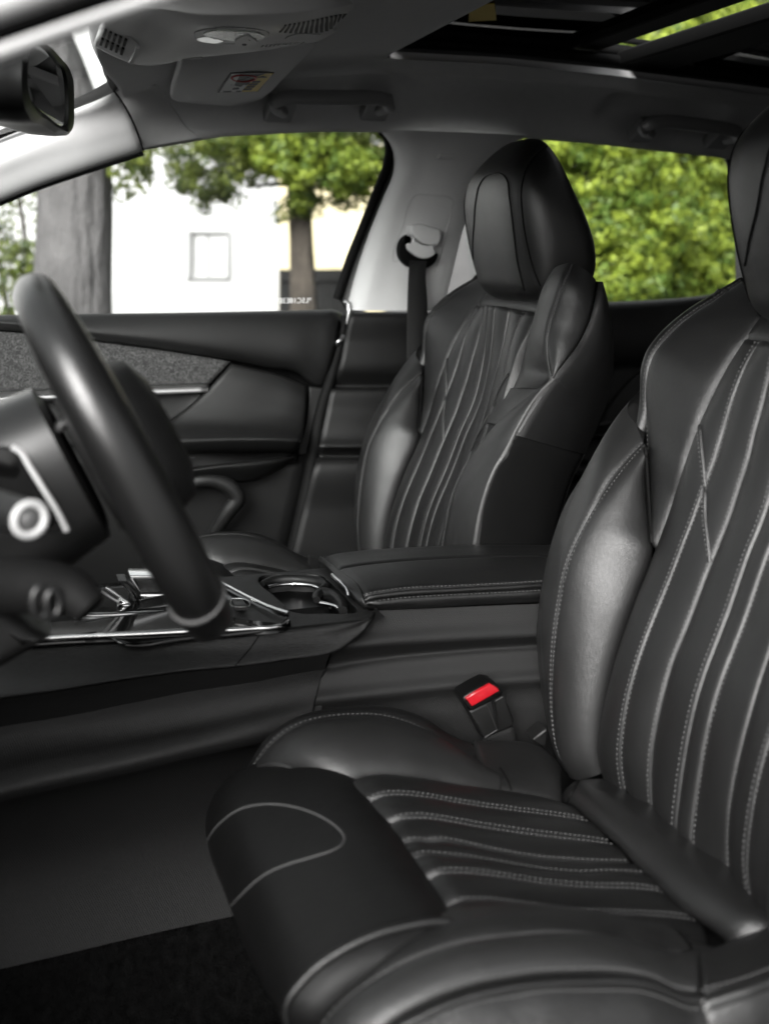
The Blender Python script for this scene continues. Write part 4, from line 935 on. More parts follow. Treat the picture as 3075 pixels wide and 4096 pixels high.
l4 = C_(J, [(-1900, 1660, 1.112), (-1661, 1595, 1.116), (-1261, 1520, 1.122), (-861, 1462, 1.128), (-461, 1395, 1.134), (0, 1290, 1.143), (300, 1220, 1.149), (420, 1190, 1.152)])
l6 = C_(J, [(-1900, 3015, 1.145), (-1661, 2964, 1.147), (-1261, 2872, 1.152), (-861, 2776, 1.157), (-461, 2686, 1.16), (0, 2590, 1.163), (300, 2530, 1.165), (420, 2505, 1.166)])
panel('side_trim', [[a, a * .5 + b * .5 + np.array([0, .004, 0]), b, b * .5 + c * .5 + np.array([0, -.003, .003]), c, c * .97 + d * .03 + np.array([0, .002, 0]), c * .85 + d * .15 + np.array([0, .034, 0]), c * .45 + d * .55 + np.array([0, .052, 0]), d] for a, b, c, d in zip(l3, l4, l5, l6)], 'weave', con, nu=60, nv=50, toward=TWC, skirt=.0, key='cside')
panel('tunnel_carpet', [[a + np.array([0, .004, 0]), a + np.array([0, -.02, -.03]), W(a[0], a[1] - .12, FLOOR + .006), W(a[0], .8, FLOOR + .004)] for a in l6], 'carpet', con, nu=14, nv=20, toward=np.array([0, -.3, 1]), skirt=0)
# rear block under the armrest
def rrow(pts, y): return list(C_(J, pts, y))
rb_ = [([(800, 638), (1100, 626), (1400, 613), (1661, 602), (2300, 585)], 1.168), ([(700, 760), (1000, 735), (1350, 715), (1661, 700), (2300, 680)], 1.160), ([(505, 905), (800, 876), (1200, 848), (1661, 820), (2300, 790)], 1.152), ([(480, 918), (790, 890), (1200, 860), (1661, 832), (2300, 802)], 1.156),
       ([(445, 1018), (760, 962), (1200, 914), (1661, 880), (2300, 850)], 1.165), ([(438, 1034), (760, 978), (1200, 930), (1661, 896), (2300, 866)], 1.162), ([(405, 1150), (760, 1100), (1200, 1055), (1661, 1020), (2300, 990)], 1.152), ([(385, 1230), (760, 1190), (1200, 1140), (1661, 1100), (2300, 1060)], 1.143), ([(370, 1290), (760, 1250), (1200, 1200), (1661, 1160), (2300, 1120)], 1.148), ([(350, 1400), (760, 1380), (1200, 1330), (1661, 1290), (2300, 1250)], 1.146), ([(330, 1900), (760, 1900), (1200, 1900), (1661, 1900), (2300, 1900)], 1.142)]
panel('rear_side', [rrow(p_, y_) for p_, y_ in rb_], 'weave', con, nu=40, nv=90, toward=TWC, skirt=0, key='crear')
tube('joint', C_(J, [(762, 655, 1.150), (748, 692, 1.140), (700, 762, 1.137), (620, 832, 1.133), (540, 892, 1.129), (484, 914, 1.127)]), .0016, 'seam_black', con, n=30, sides=6)
p_, n_ = cast(bvh('crear', 'cside', 'ctrim'), J, [(484, 918), (462, 980), (436, 1040), (400, 1160), (360, 1322)], 40, lift=.0)
tube('joint', p_, .0013, 'seam_black', con, sides=6)
# dark core
v, f = merge([box_geo(W(.02, 1.285, -.60), (1, 0, 0), (0, 1, 0), (0, 0, 1), (.33, .045, .195)), box_geo(W(.62, 1.265, -.60), (1, 0, 0), (0, 1, 0), (0, 0, 1), (.26, .08, .185))])
autosmooth(link('core', v, f, 'black_plastic', con), 30)
# passenger-side skin of the console
panel('far_side', [[W(x, 1.335, -.388), W(x, 1.35, -.42), W(x, 1.35, -.6), W(x, 1.36, FLOOR)] for x in (-.3, 0, .3, .6, .85)], 'weave', con, nu=10, nv=10, toward=np.array([0, 1, 0]), skirt=0)
# deck with the cup-holder opening
op = spline(np.array([PZ(J, a, b, -.386) for a, b in [(12, 445), (40, 413), (130, 403), (280, 405), (420, 412), (458, 440), (510, 486), (560, 535), (620, 600), (652, 640), (640, 655), (560, 660), (420, 660), (300, 660), (240, 650), (180, 600), (100, 530), (30, 475), (12, 445)]]), 72)[:-1]
cen_ = op.mean(0)
ang = np.arctan2(op[:, 1] - cen_[1], op[:, 0] - cen_[0])
ox0, ox1, oy0, oy1 = .17, .372, 1.142, 1.342
outr = []
for a in ang:
    dx, dy = math.cos(a), math.sin(a); k = 1e9
    if dx > 1e-6: k = min(k, (ox1 - cen_[0]) / dx)
    if dx < -1e-6: k = min(k, (ox0 - cen_[0]) / dx)
    if dy > 1e-6: k = min(k, (oy1 - cen_[1]) / dy)
    if dy < -1e-6: k = min(k, (oy0 - cen_[1]) / dy)
    outr.append([cen_[0] + dx * k, cen_[1] + dy * k, CH - .388])
outr = np.array(outr)
rings = [outr, outr * .5 + op * .5, op + (outr - op) / np.linalg.norm(outr - op, axis=1, keepdims=True) * .004 + [0, 0, .0012], op, op - [0, 0, .004] + (cen_ - op) * .02, op - [0, 0, .012] + (cen_ - op) * .05, op - [0, 0, .05] + (cen_ - op) * .12, op - [0, 0, .07] + (cen_ - op) * .2]
def ringmesh(name, rings, mat, parent, capl=True, flip=False):
    k = len(rings[0]); v = np.vstack(rings); f = []
    for i in range(len(rings) - 1):
        for a in range(k):
            b = (a + 1) % k; f.append([i * k + a, i * k + b, (i + 1) * k + b, (i + 1) * k + a])
    if capl: f.append([(len(rings) - 1) * k + a for a in range(k)])
    if flip: f = [q[::-1] for q in f]
    return autosmooth(link(name, v, f, mat, parent), 45)
ringmesh('deck', rings[:4], 'wood_black', con, capl=False)
cup = ringmesh('cup_holder', rings[3:], 'black_plastic', con)
def cz(pts, z): return [PZ(J, a, b, z) for a, b in pts]
tube('divider', cz([(40, 468), (110, 447), (220, 440), (340, 448), (430, 466), (452, 485), (430, 500), (395, 520)], -.390), [.004, .006, .007, .007, .007, .006, .005, .004], 'hard_plastic', cup, n=40, sides=10)
tube('bright_ring', cz([(76, 488), (140, 474), (230, 466), (310, 470), (370, 480), (408, 500)], -.3925), .0022, 'chrome', cup, n=30)
tube('divider', cz([(392, 570), (395, 545), (425, 528), (480, 536), (530, 566), (556, 600), (562, 640)], -.391), [.004, .006, .007, .007, .007, .006, .005], 'hard_plastic', cup, n=40, sides=10)
tube('bright_ring', cz([(415, 590), (460, 598), (510, 612), (540, 630), (550, 645)], -.3935), .0022, 'chrome', cup, n=20)
tube('bright_post', [PZ(J, 325, 495, -.404), PZ(J, 312, 545, -.416), PZ(J, 298, 595, -.43)], .003, 'satin_chrome', cup, n=6)
tube('bright_post', [PZ(J, 475, 612, -.406), PZ(J, 455, 650, -.416), PZ(J, 445, 690, -.43)], .003, 'satin_chrome', cup, n=6)
# glossy insert with bright edges
gn = [PZ(J, a, b, -.3835) for a, b in [(-1661, 850), (-1261, 815), (-961, 802), (-661, 788), (-381, 775), (-181, 769), (0, 757), (100, 752), (160, 742), (205, 712)]]
gfar = [W(-.12, 1.345, -.384), W(-.03, 1.345, -.384), W(.03, 1.345, -.384), W(.10, 1.345, -.384), W(.15, 1.345, -.384), PZ(J, -211, 466, -.384), PZ(J, -60, 546, -.384), PZ(J, 60, 600, -.384), PZ(J, 140, 632, -.384), PZ(J, 210, 655, -.384)]
ins = panel('gloss_insert', [[a, a * .5 + b * .5 - np.array([0, 0, .004]), b] for a, b in zip(gfar, gn)], 'gloss_black', con, nu=12, nv=60, toward=np.array([0, 0, 1]), skirt=.006, key='gloss')
gl = [P(J, a, b, y) for a, b, y in [(-1661, 880, 1.185), (-1261, 835, 1.172), (-961, 812, 1.158), (-871, 862, 1.146), (-780, 876, 1.144), (-561, 856, 1.143), (-311, 832, 1.141), (0, 802, 1.1395), (130, 765, 1.139), (210, 700, 1.142)]]
panel('gloss_side', [[a - np.array([0, 0, .001]), (a + b) / 2 + np.array([0, -.003, 0]), b] for a, b in zip(spline(gn, 30), spline(gl, 30))], 'gloss_black', con, nu=8, nv=60, toward=TWC, skirt=.004)
tube('bright_edge', spline(gn[:9], 60) + np.array([0, -.001, .0008]), .0019, 'chrome', con, sides=8)
tube('bright_edge', np.array([PZ(J, a, b, -.381) for a, b in [(-240, 450), (-150, 500), (0, 577), (60, 605), (120, 628), (208, 655)]]), .0021, 'chrome', con, n=40)
tube('bright_edge', C_('I', [(560, 672, 1.237), (800, 664, 1.237), (1000, 655, 1.237), (1260, 640, 1.237)]), .0026, 'chrome', con, n=30)
tube('bright_edge', C_('I', [(480, 690, 1.233), (800, 682, 1.233), (1000, 673, 1.233), (1260, 658, 1.233)]), .0012, 'satin_chrome', con, n=30)
v, f = merge([box_geo(W(.12, 1.29, -.389), (1, 0, 0), (0, 1, 0), (0, 0, 1), (.10, .05, .004))]); autosmooth(link('shift_plate', v, f, 'gloss_black', con), 30)
btn = slab('button', [PZ('I', a, b, -.3795) for a, b in [(1502, 562), (1572, 562), (1606, 612), (1525, 614)]], .004, (0, 0, -1), 'black_plastic', con, bevel=.0006)
tube('button_frame', [PZ('I', a, b, -.379) for a, b in [(1502, 562), (1572, 562), (1606, 612), (1525, 614), (1502, 562)]], .0004, 'satin_chrome', con, n=24, sides=5)
# selector lever
lev = thing('gear_lever', 'low gear selector with chrome edges beside the steering wheel rim', 'gear lever', P('I', 1000, 620, 1.27))
def isl(name, pts, y, th, mat, bev=.001, par=None): return slab(name, C_('I', pts, y), th, (0, 1, 0), mat, par or lev, bevel=bev)
isl('top_bar', [(845, 412), (1085, 414), (1100, 434), (862, 436)], 1.296, .03, 'chrome')
isl('grip_face', [(880, 438), (1100, 436), (1120, 516), (912, 518)], 1.292, .034, 'hard_plastic')
isl('edge_trim', [(846, 424), (866, 434), (912, 512), (900, 516), (850, 446)], 1.290, .03, 'satin_chrome')
isl('lower_body', [(912, 522), (1130, 522), (1160, 560), (1165, 616), (920, 620), (906, 570)], 1.282, .034, 'chrome', .004)
isl('facet', [(1045, 560), (1105, 558), (1110, 600), (1085, 618), (1055, 612)], 1.278, .01, 'satin_chrome', .002)
isl('facet', [(1110, 560), (1150, 570), (1155, 608), (1115, 604)], 1.279, .01, 'hard_plastic', .002)
isl('pivot', [(905, 570), (940, 562), (968, 590), (970, 622), (930, 622)], 1.274, .02, 'hard_plastic', .003)
isl('boot', [(770, 452), (825, 450), (880, 500), (912, 535), (905, 575), (880, 605), (858, 590), (850, 545), (815, 500)], 1.27, .03, 'leather_smooth', .005)
tube('bright_edge', C_('I', [(684, 488, 1.262), (760, 538, 1.262), (830, 590, 1.262), (888, 628, 1.26)]), .0022, 'chrome', lev, n=20)
tube('bright_edge', C_('I', [(660, 512, 1.258), (720, 555, 1.258), (770, 584, 1.258)]), .0014, 'satin_chrome', lev, n=12)
isl('base_plate', [(760, 600), (835, 596), (900, 632), (845, 636), (775, 612)], 1.256, .02, 'chrome', .002)

# ------------------------------------------------------------------ armrest
arm = thing('armrest', 'padded black leather armrest lid with pale stitching on the console', 'armrest', P(J, 1200, 630, 1.25))
fa = C_(J, [(415, 284), (480, 264), (650, 242), (1000, 219), (1661, 205), (2000, 216), (2300, 240)], 1.352)
cr = C_(J, [(520, 366), (620, 348), (800, 326), (1200, 297), (1661, 285), (1950, 290), (2250, 300)], 1.245)
n1 = C_(J, [(690, 536), (760, 524), (900, 503), (1300, 481), (1661, 462), (1905, 447), (2200, 436)], 1.168)
n2_ = C_(J, [(696, 580), (770, 564), (900, 548), (1300, 521), (1661, 502), (1900, 487), (2200, 476)], 1.160)
b0 = C_(J, [(768, 634), (850, 632), (1100, 623), (1400, 603), (1661, 591), (1900, 582), (2200, 575)], 1.166)
panel('lid_top', [[a + np.array([0, .01, -.025]), a + np.array([0, .004, -.006]), a + np.array([0, -.012, .001]), a * .45 + b * .55 + np.array([0, 0, .002]), b] for a, b in zip(fa, cr)], 'leather_smooth', arm, nu=24, nv=50, toward=np.array([0, 0, 1]), sink=.004, rad=.008, edges='rt', skirt=.015, key='lid1')
panel('lid_top', [[a, a * .5 + b * .5 + np.array([0, 0, .003]), b] for a, b in zip(cr, n1)], 'leather_smooth', arm, nu=24, nv=50, toward=np.array([0, 0, 1]), sink=.004, rad=.007, edges='lrt', skirt=.015, key='lid2')
panel('lid_band', [[a, a * .5 + b * .5 + np.array([0, -.002, .001]), b] for a, b in zip(n1, n2_)], 'leather_smooth', arm, nu=10, nv=50, toward=TWC, sink=.003, rad=.005, edges='lrt', skirt=.015, key='lid3')
panel('lid_side', [[a, a * .6 + b * .4 + np.array([0, -.004, 0]), b, b + np.array([0, .02, -.003])] for a, b in zip(n2_, b0)], 'leather_smooth', arm, nu=14, nv=50, toward=TWC, sink=.004, rad=.008, edges='lt', skirt=.012, key='lid4')
st = Stitches()
for k_, s_ in (('lid2', 'r'), ('lid4', 'l')):
    p_, n_ = at_edge(k_, s_, .004); st.run(p_, n_)
st.build(arm)
tp = [fa[0], cr[0], n1[0], n2_[0], b0[0]]; ft_ = [P(J, 424, 330, 1.345), P(J, 506, 402, 1.245), P(J, 600, 500, 1.185), P(J, 660, 575, 1.172), P(J, 745, 626, 1.17)]
panel('lid_front', [tp, [(a + b) / 2 + np.array([-.003, 0, -.002]) for a, b in zip(tp, ft_)], ft_], 'leather_smooth', arm, nu=24, nv=10, toward=np.array([-1, 0, 0]), skirt=.004)
box('lid_base', W(.66, 1.262, -.396), (.29, .085, .012), 'black_plastic', arm)
tube('latch', C_(J, [(492, 408, 1.24), (520, 436, 1.22), (565, 472, 1.20), (590, 505, 1.19), (598, 542, 1.185)]), .0022, 'satin_chrome', arm, n=20)

# ------------------------------------------------------------------ steering wheel and column
E1 = np.array([0, 1.0, 0]); TL = math.radians(27); E2 = np.array([-math.sin(TL), 0, math.cos(TL)]); EN = np.array([math.cos(TL), 0, math.sin(TL)])
WC = W(.074, .88, -.150)
whl = thing('steering_wheel', 'black leather steering wheel in the left foreground, seen edge on', 'steering wheel', WC)
th = np.linspace(0, 2 * math.pi, 121)
rim = []
for a in th:
    c, s = math.cos(a), math.sin(a); ex = 2 / 2.7
    rim.append(WC + E1 * .150 * math.copysign(abs(c) ** ex, c) + E2 * .131 * math.copysign(abs(s) ** ex, s))
rim = np.array(rim)
rr = np.array([.0178 + .0015 * math.cos(2 * a) for a in th])
v, f = tube_geo(rim, rr, 20, caps=False)
link('rim', v, f, 'wheel_leather', whl)
def to_f(p):
    d = np.dot(p - CAMP, FW); return np.array([830.5 + FPX * np.dot(p - CAMP, RT) / d, 540 - FPX * (p[2] - CH) / d])
i0 = min(range(64, 80), key=lambda k: np.linalg.norm(to_f(rim[k]) - np.array([426, 1290])))
for i in (i0, 180 - i0):
    i = i % 120; c = rim[i]; t = rim[i + 1] - rim[i - 1]; t /= np.linalg.norm(t); u = np.cross(t, EN); u /= np.linalg.norm(u)
    ring = [c + (u * math.cos(b) + EN * math.sin(b)) * (rr[i] + .0004) for b in np.linspace(0, 2 * math.pi, 33)]
    tube('rim_seam', ring, .0014, 'piping_grey', whl, sides=6)
hb = []
for i, (q, sc_) in enumerate([(-.03, .5), (-.028, .85), (-.015, 1.0), (.012, 1.0), (.03, .9), (.038, .6), (.040, .1)]):
    hb.append([WC + EN * (q + .004) + E1 * .072 * sc_ * math.copysign(abs(math.cos(a)) ** .7, math.cos(a)) + E2 * .062 * sc_ * math.copysign(abs(math.sin(a)) ** .7, math.sin(a)) for a in np.linspace(0, 2 * math.pi, 41)])
v, f = quadgrid(np.array(hb)); autosmooth(link('airbag_pad', v, f, 'soft_plastic', whl), 60)
for a0, w0 in ((0, .018), (math.pi, .018), (1.5 * math.pi, .014)):
    d = E1 * math.cos(a0) + E2 * math.sin(a0); e = np.cross(d, EN)
    v, f = tube_geo(spline(np.array([WC + d * .05 - EN * .012, WC + d * .10 - EN * .014, WC + d * .15 - EN * .004]), 10), w0, 12, nor=np.repeat([EN], 11, 0), flat=.45)
    autosmooth(link('spoke', v, f, 'hard_plastic', whl), 60)
clm = thing('steering_column', 'steering column cowl with stalks behind the wheel, at the left edge', 'steering column', WC - EN * .1)
cb = []
for q, sx, sy_ in [(.03, .8, .8), (.034, 1, 1), (.06, 1.02, 1.05), (.12, 1.05, 1.1), (.2, 1.1, 1.15), (.3, 1.2, 1.2)]:
    cb.append([WC - EN * q + E2 * .008 + E1 * .062 * sx * math.copysign(abs(math.cos(a)) ** .8, math.cos(a)) + E2 * .062 * sy_ * math.copysign(abs(math.sin(a)) ** .8, math.sin(a)) for a in np.linspace(0, 2 * math.pi, 49)])
v, f = quadgrid(np.array(cb)); autosmooth(link('cowl', v, f, 'cowl_plastic', clm), 60)
tube('cowl_edge', C_('D', [(395, 1130), (400, 1100), (440, 1085), (490, 1095), (500, 1130)], .80), .004, 'hard_plastic', clm, n=20)
tube('shift_paddle', C_('D', [(78, 1238), (130, 1268), (200, 1375), (290, 1520), (385, 1675), (436, 1780)], .795), [.0018, .0021, .0021, .0021, .0022, .0023], 'light_ring', clm, n=40)
ps = C_('D', [(20, 1240), (85, 1248), (140, 1285), (250, 1450), (385, 1680), (420, 1790), (250, 1800), (60, 1700), (-100, 1500), (-100, 1260)], .81)
slab('paddle_blade', ps, .006, (0, 1, 0), 'gloss_black', clm, bevel=.001)
rc0 = P('I', 190, 46, .68); ax = np.array([.35, -.92, .05]); ax /= np.linalg.norm(ax)
u = np.cross(ax, UP); u /= np.linalg.norm(u); w_ = np.cross(u, ax)
stalk = [rc0, rc0 - ax * .02 + np.array([-.003, 0, .001]), rc0 - ax * .06 + np.array([-.012, 0, .004]), rc0 - ax * .13 + np.array([-.03, 0, .01])]
tube('stalk', stalk, [.0108, .0112, .0105, .010], 'hard_plastic', clm, n=24, sides=24)
tube('stalk_ring', [rc0 + ax * .001 + (u * math.cos(b) + w_ * math.sin(b)) * .0090 for b in np.linspace(0, 2 * math.pi, 49)], .0022, 'light_ring', clm, sides=12)
hv_, hf_ = tube_geo(spline(np.array([rc0 - ax * .002, rc0 + ax * .002, rc0 + ax * .0032]), 6), np.array([.0072, .0072, .0068, .006, .0045, .0025, .0006]), 24); link('stalk_button', hv_, hf_, 'stalk_cap', clm)
tube('lower_stalk', C_('I', [(-200, 500, .80), (0, 480, .77), (200, 480, .745), (400, 505, .725), (520, 560, .71), (590, 630, .705)]), [.016, .017, .018, .017, .015, .011], 'rubber', clm, n=40, sides=20)
for cx_, cy_, rr_ in ((345, 590, .0075), (265, 585, .009)):
    c_ = P('I', cx_, cy_, .70); tube('stalk_dial', [c_ + (u * math.cos(b) * .55 + w_ * math.sin(b)) * rr_ for b in np.linspace(0, 2 * math.pi, 33)], .0022, 'cowl_plastic', clm, sides=8)
kp = C_('I', [(-300, 540), (20, 600), (120, 690), (215, 765), (335, 832), (200, 920), (0, 1040), (-300, 1200)], .86)
slab('knee_panel', kp, .05, (0, 1, 0), 'hard_plastic', clm, bevel=.012)

# ------------------------------------------------------------------ rear-view mirror
mir_ = thing('rear_view_mirror', 'black rear-view mirror in front of the windscreen, top left', 'mirror', P('A', 320, 600, 1.2))
def my(cx): return 1.10 + .22 * (cx - 160) / 290
gpt = [(182, 322), (238, 300), (292, 318), (360, 395), (420, 487), (430, 560), (433, 680), (430, 790), (412, 826), (380, 815), (300, 755), (225, 690), (180, 620), (163, 520), (165, 420)]
opt = [(176, 300), (225, 282), (300, 284), (372, 350), (452, 452), (478, 520), (484, 680), (482, 800), (450, 866), (385, 868), (285, 815), (190, 755), (150, 650), (140, 520), (146, 400)]
g_ = spline(np.array([P('A', a, b, my(a)) for a, b in gpt + gpt[:1]]), 60)[:-1]; o_ = spline(np.array([P('A', a, b, my(a)) for a, b in opt + opt[:1]]), 60)[:-1]
mn = np.cross(g_[15] - g_[0], g_[35] - g_[0]); mn /= np.linalg.norm(mn)
if mn[0] < 0: mn = -mn
oc = o_.mean(0)
ringmesh('housing', [g_ - mn * .001, g_ + mn * .002, (g_ + o_) / 2 + mn * .004, o_, o_ - mn * .012 + (o_ - oc) * .02, oc + (o_ - oc) * .98 + np.array([-.035, -.01, -.002]), oc + (o_ - oc) * .85 + np.array([-.06, -.022, -.002]), oc + (o_ - oc) * .5 + np.array([-.078, -.03, 0])], 'black_plastic', mir_)
link('glass', g_, [list(range(len(g_)))], 'mirror_glass', mir_, smooth=False)
tube('stem', [oc + np.array([-.06, -.01, .01]), oc + np.array([-.09, 0, .05]), W(-.06, 1.25, .235)], .012, 'black_plastic', mir_, n=10)

# ------------------------------------------------------------------ overhead console
ohc = thing('overhead_console', 'grey overhead console with reading lamp and vent grilles under the roof', 'overhead console', P('A', 1400, 250, 1.25))
oh = [[(700, 95, 1.10), (682, 150, 1.15), (652, 215, 1.24), (612, 292, 1.33), (700, 340, 1.40)], [(800, 70, 1.09), (800, 128, 1.13), (805, 250, 1.24), (752, 366, 1.35), (800, 385, 1.42)], [(900, 60, 1.08), (900, 100, 1.12), (940, 270, 1.24), (862, 406, 1.37), (900, 420, 1.43)],
      [(1080, 60, 1.08), (1090, 112, 1.115), (1120, 270, 1.24), (1015, 402, 1.38), (1030, 420, 1.43)], [(1230, 80, 1.085), (1240, 142, 1.12), (1235, 250, 1.25), (1150, 382, 1.38), (1160, 395, 1.43)], [(1661, 85, 1.09), (1661, 142, 1.12), (1661, 235, 1.25), (1661, 325, 1.38), (1661, 335, 1.43)],
      [(1900, 75, 1.10), (1900, 125, 1.13), (1890, 210, 1.26), (1865, 298, 1.39), (1870, 305, 1.43)], [(2140, 50, 1.12), (2140, 93, 1.15), (2120, 165, 1.27), (2030, 270, 1.40), (2040, 275, 1.43)], [(2290, 25, 1.17), (2290, 45, 1.19), (2262, 78, 1.26), (2170, 190, 1.37), (2190, 195, 1.4)]]
panel('body', [[P('A', *q) for q in r] for r in oh], 'grey_plastic', ohc, nu=44, nv=70, toward=np.array([-.2, -.3, -1]), skirt=.03, key='ohc')
ot = bvh('ohc')
def decal(tree, t, pts, mat, parent, name, thick=.0015, lift=.0012, n=0, shift=(0, 0, 0)):
    P_, N_ = [], []
    for a in pts:
        d = Vector(ray(t, *a)).normalized(); h = tree.ray_cast(Vector(CAMP), d)
        if h[0] is None: continue
        nn = h[1] if h[1].dot(d) < 0 else -h[1]; P_.append(np.array(h[0])); N_.append(np.array(nn))
    if len(P_) < 3: return None
    nn = np.mean(N_, 0); nn /= np.linalg.norm(nn)
    return slab(name, np.array(P_) + nn * lift, thick + lift, -nn, mat, parent, n=n)
# end grille: ten openings
q00, q10, q11, q01 = (678, 172), (842, 250), (806, 364), (640, 288)
def bil(u, v_):
    a = [q00[k] * (1 - u) + q10[k] * u for k in (0, 1)]; b = [q01[k] * (1 - u) + q11[k] * u for k in (0, 1)]
    return (a[0] * (1 - v_) + b[0] * v_, a[1] * (1 - v_) + b[1] * v_)
decal(ot, 'A', [(668, 158), (852, 240), (905, 285), (862, 392), (812, 380), (622, 292)], 'grey_plastic', ohc, 'grille_frame', .002, .0015)
for i in range(5):
    for j in range(2):
        u0, u1 = i / 5 + .03, (i + 1) / 5 - .07; v0, v1 = j / 2 + .07, (j + 1) / 2 - .08
        decal(ot, 'A', [bil(u0, v0), bil(u1, v0), bil(u1, v1), bil(u0, v1)], 'seam_black', ohc, 'grille_slot', .001, .0022)
decal(ot, 'A', [(885, 285), (908, 292), (900, 340), (862, 395), (838, 388), (868, 340)], 'pillar_plastic', ohc, 'end_tab', .003, .004)
# reading lamp
decal(ot, 'A', [(1262, 225), (1300, 195), (1420, 175), (1600, 180), (1735, 205), (1720, 240), (1640, 275), (1500, 282), (1330, 268)], 'hard_plastic', ohc, 'lamp_bezel', .0015, .0008, n=40)
decal(ot, 'A', [(1316, 212), (1420, 190), (1560, 196), (1690, 212), (1665, 248), (1560, 258), (1420, 242)], 'lamp_lens', ohc, 'lamp_lens', .002, .0018, n=40)
decal(ot, 'A', [(1275, 240), (1320, 230), (1400, 242), (1440, 262), (1400, 270), (1320, 262)], 'satin_chrome', ohc, 'lamp_switch', .002, .002, n=30)
decal(ot, 'A', [(1545, 228), (1600, 210), (1632, 225), (1600, 285), (1560, 292), (1530, 275)], 'grey_plastic', ohc, 'sensor', .003, .0035, n=20)
for c_ in ((1605, 240), (1582, 266)):
    decal(ot, 'A', [(c_[0] + 16 * math.cos(a), c_[1] + 8 * math.sin(a)) for a in np.linspace(0, 2 * math.pi, 12, endpoint=False)], 'seam_black', ohc, 'sensor_hole', .001, .0042)
decal(ot, 'A', [(1862, 235), (1900, 222), (2040, 218), (2075, 232), (2050, 252), (1900, 262), (1850, 255)], 'grey_plastic', ohc, 'switch', .002, .0012, n=30)
for k in range(14):                           # rear grille: a fan of narrow slots
    f0 = k / 13
    a = spline(np.array([[1850, 160, 0], [1960, 142, 0], [2060, 122, 0], [2150, 102, 0], [2235, 88, 0]]), 13)[k]; b = spline(np.array([[1815, 206, 0], [1920, 212, 0], [2020, 210, 0], [2110, 200, 0], [2225, 120, 0]]), 13)[k]
    w0 = 7 + 3 * f0
    decal(ot, 'A', [(a[0] - w0, a[1]), (a[0] + w0, a[1] - 2), (b[0] + w0, b[1] - 2), (b[0] - w0, b[1])], 'seam_black', ohc, 'grille_slot', .001, .0012)
for k in range(11):
    x_ = 1705 + k * 26; y_ = 290 - k * 2
    decal(ot, 'A', [(x_, y_), (x_ + 9, y_), (x_ - 4, y_ + 12), (x_ - 13, y_ + 12)], 'pillar_plastic', ohc, 'grip_ridge', .001, .0015)

# ------------------------------------------------------------------ sun visor with its label
vis = thing('sun_visor', 'grey sun visor folded up, with a yellow and white warning label', 'sun visor', P('A', 1500, 500, 1.65))
vo = [(1178, 380, 1.40), (1150, 470, 1.57), (1122, 560, 1.73), (1104, 622, 1.83), (1112, 645, 1.855), (1145, 660, 1.87), (1300, 675, 1.885), (1480, 688, 1.895), (1600, 680, 1.885), (1700, 645, 1.87), (1770, 590, 1.83), (1900, 455, 1.65), (2010, 345, 1.50), (2050, 300, 1.44), (2035, 284, 1.415), (1990, 280, 1.40), (1800, 300, 1.40), (1500, 345, 1.40)]
slab('board', np.array([P('A', *a) for a in vo]),   .014, (0, 0, 1), 'visor_board', vis, bevel=.004, key='visor', deg=60)
tube('hinge_rod', C_('A', [(1190, 380, 1.40), (1240, 372, 1.395), (1300, 368, 1.40)]), .004, 'pillar_plastic', vis, n=8)
vt = bvh('visor')
lab = thing('warning_label', 'white and yellow warning label stuck to the sun visor', 'label', P('A', 1600, 540, 1.72))
def dl_(pts, mat, name, lift): return decal(vt, 'A', pts, mat, lab, name, .0004, lift)
dl_([(1494, 470), (1778, 468), (1672, 592), (1410, 598)], 'label_ink', 'backing', .0006)
dl_([(1503, 474), (1666, 473), (1562, 591), (1424, 594)], 'label_white', 'white_field', .0012)
dl_([(1668, 473), (1772, 471), (1668, 588), (1566, 591)], 'label_yellow', 'yellow_field', .0012)
ell = [(1580 + 78 * math.cos(a), 497 + 21 * math.sin(a)) for a in np.linspace(0, 2 * math.pi, 40)]
p_, n_ = cast(vt, 'A', ell, 80, lift=.0016); tube('ban_ring', p_, .0022, 'label_red', lab, sides=5)
p_, n_ = cast(vt, 'A', [(1530, 512), (1580, 500), (1630, 484)], 20, lift=.0016); tube('ban_bar', p_, .0014, 'label_ink', lab, sides=5)
for pp in ([(1545, 500), (1562, 488), (1568, 500)], [(1572, 508), (1600, 492), (1622, 505), (1590, 512)], [(1490, 545), (1500, 530), (1506, 545)], [(1515, 545), (1560, 548), (1590, 532), (1560, 556)], [(1510, 566), (1550, 562), (1548, 572), (1505, 574)], [(1445, 586), (1500, 584), (1500, 590), (1445, 591)], [(1530, 585), (1560, 583), (1555, 590), (1528, 590)]):
    dl_(pp, 'label_ink', 'pictogram', .0018)
dl_([(1668, 496), (1708, 486), (1730, 496)], 'label_ink', 'hazard_triangle', .0018)
o_w = [dl_([(1640 - k * 18, 520 + k * 16), (1690 - k * 18, 519 + k * 16), (1680 - k * 18, 530 + k * 16), (1630 - k * 18, 531 + k * 16)], 'label_ink', 'warning_text', .0018) for k in range(4)]

